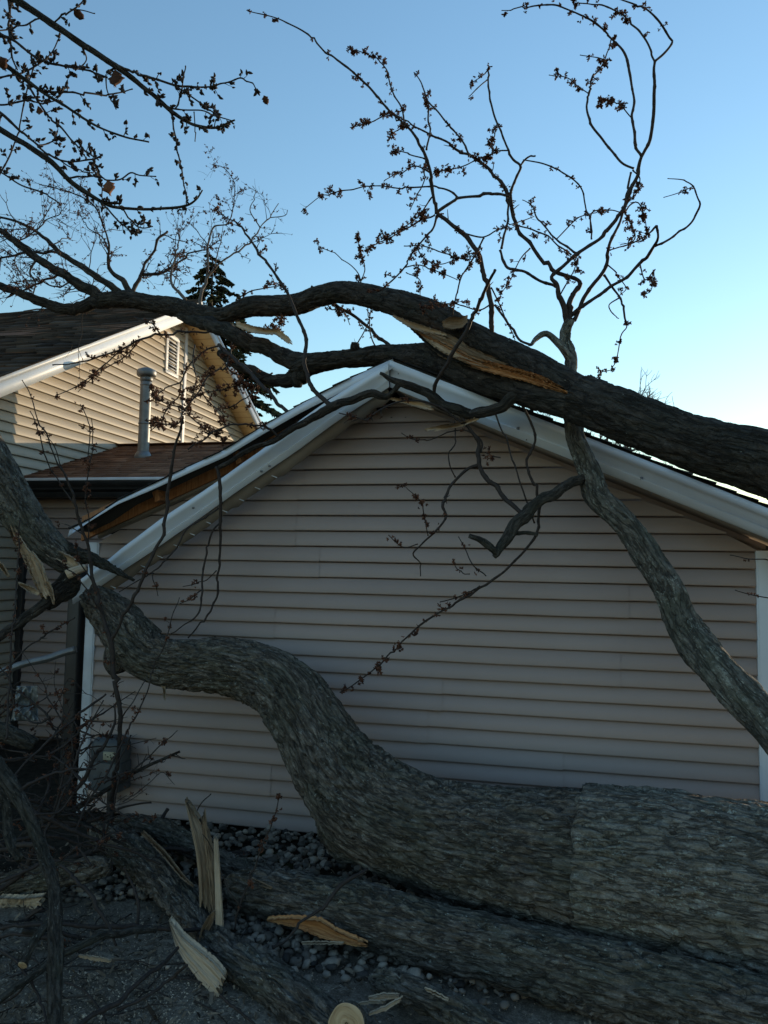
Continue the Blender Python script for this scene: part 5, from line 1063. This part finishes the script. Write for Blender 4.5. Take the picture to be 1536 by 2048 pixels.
# ------------------------------------------------------------------ spruce and bare trees far behind
def spruce(px, ytop, z, label, rbase, ybase=None):
    top_ = at(px, ytop, z); H = top_[2]; rt = thing('spruce_tree', label, 'tree', (top_[0], top_[1], 0)); rg = np.random.default_rng(5)
    tr = MB(); tube(tr, resample(np.array([[top_[0], top_[1], -.1, H*.016], [top_[0], top_[1], H*.5, H*.010], [top_[0], top_[1], H, .012]]), .4), 10); tr.build('trunk', M['twig'], rt, smooth=True)
    m = MB(); bw = MB(); z_ = H*.12
    while z_ < H-.1:
        f = (H-z_)/H; n = 9 if f > .15 else 6; Rr = rbase*(f**.85)*1.0+.12
        for k in range(n):
            a = rg.uniform(0, 6.28); L = Rr*rg.uniform(.65, 1.15); zz = z_+rg.uniform(-.15, .15); S_ = 7
            pts = np.array([[top_[0]+math.cos(a)*L*t, top_[1]+math.sin(a)*L*t, zz+.18*L*math.sin(t*2.2)-.42*L*t*t+.12*L*t**4] for t in np.linspace(0, 1, S_)])
            tube(bw, np.column_stack([pts, np.linspace(.03*f+.008, .006, S_)]), 4, cap=False)
            nb = int(26+L*60)
            for _ in range(nb):
                t = rg.uniform(.12, 1)**.8; p = np.array([np.interp(t, np.linspace(0, 1, S_), pts[:, c]) for c in range(3)])
                b = a+rg.choice([-1, 1])*rg.uniform(.3, 1.3); l = (.12+.12*L*(1-t*.6))*rg.uniform(.6, 1.2); dn = rg.uniform(-.75, .0)
                d = np.array([math.cos(b), math.sin(b), dn]); d /= np.linalg.norm(d); sd_ = np.cross(d, [0, 0, 1.])*.026*rg.uniform(.8, 1.6)+np.array([0, 0, .02])*rg.normal(); tone = rg.uniform(0, 1)
                m.add([p, p+d*l*.5+sd_, p+d*l, p+d*l*.55-sd_+np.array([0, 0, .02])], quads=[[0, 1, 2, 3]], cl=tone)
                m.add([p+d*l*.2, p+d*l*.6+np.array([0, 0, -.035]), p+d*l*.95, p+d*l*.6+np.array([0, 0, .02])], quads=[[0, 1, 2, 3]], cl=tone)
        z_ += .24+.02*f
    bw.build('branch', M['twig'], rt); m.build('crown', M['needle'], rt)
spruce(426, 512, 21., 'dark spruce rising behind the house gable', 4.3)
def bare(px, ytop, z, label, seed, spread=.34, mat='twig_grey', lv=5):
    tp = at(px, ytop, z); H = tp[2]; rg = np.random.default_rng(seed); b = np.array([tp[0], tp[1], 0.])
    rt = thing('bare_tree', label, 'tree', b, 'bare trees far beyond the garage'); tr, cr = MB(), MB()
    tl_ = H*.3; T0 = np.array([[*b, H*.016], [b[0]+rg.normal()*.1, b[1], tl_*.5, H*.013], [b[0]+rg.normal()*.15, b[1], tl_, H*.011]]); tube(tr, resample(T0, .5), 8)
    def grow(p, d, L, r, k):
        pts = [p]; n = 4
        for i in range(n): d = d+rg.normal(size=3)*.13+np.array([0, 0, .05]); d /= np.linalg.norm(d); pts.append(pts[-1]+d*L/n)
        pts = np.array(pts); tube(cr, np.column_stack([pts, np.linspace(r, r*.66, n+1)]), 5 if k > 2 else 3, cap=False)
        if k == 0: return
        for i in range(rg.integers(2, 4)+(1 if k < 3 else 0)):
            q = pts[rg.integers(2, n+1)]; a = rg.uniform(0, 6.28); perp = np.cross(d, [math.cos(a), math.sin(a), .3]); perp /= np.linalg.norm(perp)
            dd = d+perp*rg.uniform(.4, .9); dd /= np.linalg.norm(dd); grow(q, dd, L*rg.uniform(.55, .8), r*.66, k-1)
    for i in range(4): a = rg.uniform(0, 6.28); d = np.array([math.cos(a)*spread, math.sin(a)*spread, 1.]); grow(T0[-1, :3], d/np.linalg.norm(d), H*.27, H*.0075, lv)
    tr.build('trunk', M[mat], rt, smooth=True); cr.build('crown', M[mat], rt)
for k, (x, y, z, lab) in enumerate(((1205, 690, 38., 'leafless tree whose tall crown shows just above the trunk, left of its right half'), (1085, 815, 46., 'leafless tree peeking between roof and trunk nearest the hanging limb'),
        (1180, 850, 52., 'leafless tree low behind the roof right of the leaning limb'), (1240, 880, 55., 'faint leafless tree over the middle of the right roof slope'), (1300, 925, 58., 'small leafless tree half hidden by the right roof slope'),
        (1522, 985, 40., 'golden leafless tree at the right edge above the eave'), (1120, 800, 60., 'thin leafless tree behind the fork of the trunk'))): bare(x, y, z, lab, 60+k, spread=.5)
# ------------------------------------------------------------------ meter, pipes and scrap at the left corner
mt = thing('electric_meter', 'grey meter box with beige plate on the white corner post, tangled in brush', 'meter', at(190, 1545, 5.55))
c = at(177, 1552, 5.55)
m = MB(); m.box((c[0], 5.36, c[2]-.06), (.27, .17, .22)); m.build('lower_box', M['meter'], mt, bevel=.012)
m = MB(); V = []; K_ = 24
for zz, gx, gy in ((.052, .135, .085), (.12, .14, .095), (.18, .138, .09), (.215, .12, .075), (.235, .085, .05), (.24, .02, .015)):
    for k in range(K_):
        t = k/K_*2*math.pi; cx_, cy_ = math.cos(t), math.sin(t); pw_ = lambda v: math.copysign(abs(v)**.45, v); V.append([c[0]+.005+gx*pw_(cx_), 5.355+gy*pw_(cy_), c[2]+zz])
m.add(V, quads=[[i*K_+k, i*K_+(k+1) % K_, (i+1)*K_+(k+1) % K_, (i+1)*K_+k] for i in range(5) for k in range(K_)], polys=[list(range(5*K_, 6*K_))]); m.build('dome_cover', M['meter'], mt, smooth=True)
pl = at(149, 1541, 5.3); pl[1] = 5.255; m = MB(); m.box((pl[0], pl[1], pl[2]), (.10, .012, .062)); pt_ = m.build('label_plate', M['label'], mt, bevel=.002)
for k in range(6):
    m = MB(); m.box((pl[0]-.03+.012*k+(.006 if k % 2 else 0), pl[1]-.008, pl[2]-.006+(.014 if k in (0, 3) else 0)), (.007, .003, .007)); m.build('character_mark', M['black'], pt_)
pw = onY(175, 1566, 5.272); m = MB(); m.box((pw[0], 5.272, pw[2]), (.065, .006, .022)); m.build('sticker', M['white_old'], mt)
m = MB(); q0 = onY(222, 1590, 5.40); tube(m, resample(np.array([[q0[0], 5.40, q0[2]+.05, .03], [q0[0], 5.40, q0[2]-.3, .03], [q0[0]-.02, 5.40, .0, .03]]), .04), 14); m.build('conduit', M['metal_gutter_shade'], mt, smooth=True)
m = MB(); q1 = onY(243, 1500, YG-.03); m.box((q1[0], YG-.03, q1[2]-.10), (.035, .05, .34)); m.build('mounting_strip', M['black'], mt, bevel=.004)
dp = thing('drain_pipe', 'detached grey drain pipe slanting through the brush left of the post', 'pipe', at(120, 1308, 5.7))
m = MB(); tube(m, resample(np.array([[*at(152, 1299, 5.72), .026], [*at(125, 1306, 5.7), .026], [*at(94, 1317, 5.66), .026], [*at(40, 1330, 5.62), .026], [*at(-40, 1362, 5.55), .026]]), .03), 18, lambda TH, S_, R, co: .003*np.sign(np.sin(TH*6))*R/R); m.build('pipe', M['grey_metal'], dp, smooth=True)
cs_ = thing('crumpled_sheet', 'crumpled pale sheet metal scrap caught in the brush', 'scrap', at(58, 1400, 5.3))
nu = 26; V = []
for i in range(nu):
    for j in range(nu):
        u, v = i/(nu-1), j/(nu-1); x = 22+54*u*(.75+.25*v)+12*(1-v); y = 1372+70*v
        V.append(at(x, y, 5.3+.10*float(pn(np.array([u*3.1, v*2.7, 1.5])))+.04*float(pn(np.array([u*8., v*7., 3.])))))
m = MB(); m.add(V, quads=[[i*nu+j, i*nu+j+1, (i+1)*nu+j+1, (i+1)*nu+j] for i in range(nu-1) for j in range(nu-1)]); o = m.build('sheet', M['plastic'], cs_); md = o.modifiers.new('thick', 'SOLIDIFY'); md.thickness = .002

for k in range(72):
    x0, y0 = (RNG.uniform(-30, 210), RNG.uniform(1400, 1760)) if k < 50 else (RNG.uniform(60, 260), RNG.uniform(1540, 1720)); zz = np.interp(y0, [1400, 1760], [5.0, 4.0])+RNG.uniform(-.25, .25); a = RNG.uniform(-.9, .9)+(math.pi if RNG.random() < .5 else 0); L = RNG.uniform(70, 190)
    q = [(x0, y0)]; 
    for j in range(4): a += RNG.normal()*.28; q.append((q[-1][0]+math.cos(a)*L/4, q[-1][1]-abs(math.sin(a))*L/4*(1 if RNG.random() < .75 else -1)))
    w0 = RNG.uniform(3, 7)
    t = Tree(thing('broken_twig', 'thin broken twig in the dark tangle around the meter and lower left corner', 'twig', at(x0, y0, zz), 'thin broken twigs in the tangle'))
    stroke(t, ' '.join(f"{p[0]:.0f},{p[1]:.0f},{w0*(1-.17*j):.1f},{zz+.04*j:.2f}" for j, p in enumerate(q)), tw=1.6, L=26, bl=.12)
for k in range(26):
    x0, y0 = RNG.uniform(-30, 520), RNG.uniform(1820, 2060); p0 = onZ(x0, y0, .02); a = RNG.uniform(0, 6.28); L = RNG.uniform(.15, .5); pts = [p0]
    for j in range(4): a += RNG.normal()*.25; pts.append(pts[-1]+np.array([math.cos(a), math.sin(a), RNG.uniform(-.02, .08)])*L/4)
    t = Tree(thing('ground_twig', 'small twig scattered on the sawdust covered driveway', 'twig', p0, 'small twigs scattered on the driveway'))
    spec = []
    for j, p in enumerate(pts): X_, Y_, z_ = ppx(p); spec.append(f"{X_:.1f},{Y_:.1f},{4.5-.6*j:.1f},{z_:.3f}")
    stroke(t, ' '.join(spec), tw=1.5, L=22)

for k in range(11):
    x = RNG.uniform(-.86, -.05); z = rz(x)+.03+RNG.uniform(0, .05); y = YF+RNG.uniform(-.05, .12); rr = rotm(RNG.uniform(-.7, .7), -math.atan(SL)*-1+RNG.uniform(-.5, .5), RNG.uniform(-.5, .5))
    m = MB(); nq = 7; V = [[(i/(nq-1)-.5)*RNG.uniform(.16, .2), (j-.5)*.12+(.02*RNG.normal() if i in (0, nq-1) else 0), .02*math.sin(i*1.1+k)] for i in range(nq) for j in (0, 1)]
    m.add(np.array(V) @ rr.T+np.array([x, y, z]), quads=[[i*2, i*2+1, i*2+3, i*2+2] for i in range(nq-1)], cl=RNG.uniform(.2, .8)); o = m.build('torn_shingle', M['shingle_garage'], dk); md = o.modifiers.new('thick', 'SOLIDIFY'); md.thickness = .006
for k in range(18):
    x0, y0 = RNG.uniform(-60, 170), RNG.uniform(1560, 1960); zz = float((onZ(x0, max(y0, 1500), .0)-CAM) @ FW)-RNG.uniform(.05, .35) if y0 > 1640 else RNG.uniform(4.0, 4.8); zz = min(zz, 4.9); a = RNG.uniform(-.75, .75)+(math.pi if RNG.random() < .35 else 0); L = RNG.uniform(190, 420); q = [(x0, y0)]
    for j in range(5): a += RNG.normal()*.2; q.append((q[-1][0]+math.cos(a)*L/5, q[-1][1]-math.sin(a)*L/5*.8))
    w0 = RNG.uniform(7, 15)
    t = Tree(thing('fallen_branch', 'dark bare branch crossing the tangle at the lower left corner', 'branch', at(x0, y0, zz), 'dark branches crossing the tangle'), bark='bark_dark')
    stroke(t, ' '.join(f"{p[0]:.0f},{p[1]:.0f},{w0*(1-.13*j):.1f},{zz+.03*j:.2f}" for j, p in enumerate(q)), tw=1.4, L=34, bl=.04)

g = MB()
for k in range(2600):
    p = onZ(RNG.uniform(-60, 1000), RNG.uniform(1700, 2080), 0) if k % 3 else onZ(RNG.uniform(-60, 330), RNG.uniform(1680, 2060), 0)
    if p[1] > 5.3: continue
    r = RNG.uniform(.005, .016)*(1.7 if RNG.random() < .08 else 1)
    V = np.array([[-1, -.4, 0], [-.2, -.55, .2], [1, -.3, .05], [.9, .35, .1], [.1, .5, .25], [-.8, .45, .05]])*r*np.array([1.5, .8, .8])*(1+.25*RNG.normal(size=(6, 1))) @ rotm(RNG.uniform(0, 6.3), RNG.normal()*.3, RNG.normal()*.3).T
    g.add(V+np.array([p[0], p[1], .018+RNG.uniform(0, .012)]), quads=[[0, 1, 4, 5], [1, 2, 3, 4]], cl=RNG.random())
M['crumb'] = toned('bark_crumbs', (.06, .046, .036), .9, .1, .6, 40, (.21, .165, .12))
tag(g.build('bark_crumbs', M['crumb']), 'loose bark crumbs littering the ground between the logs', 'bark crumbs', kind='stuff')
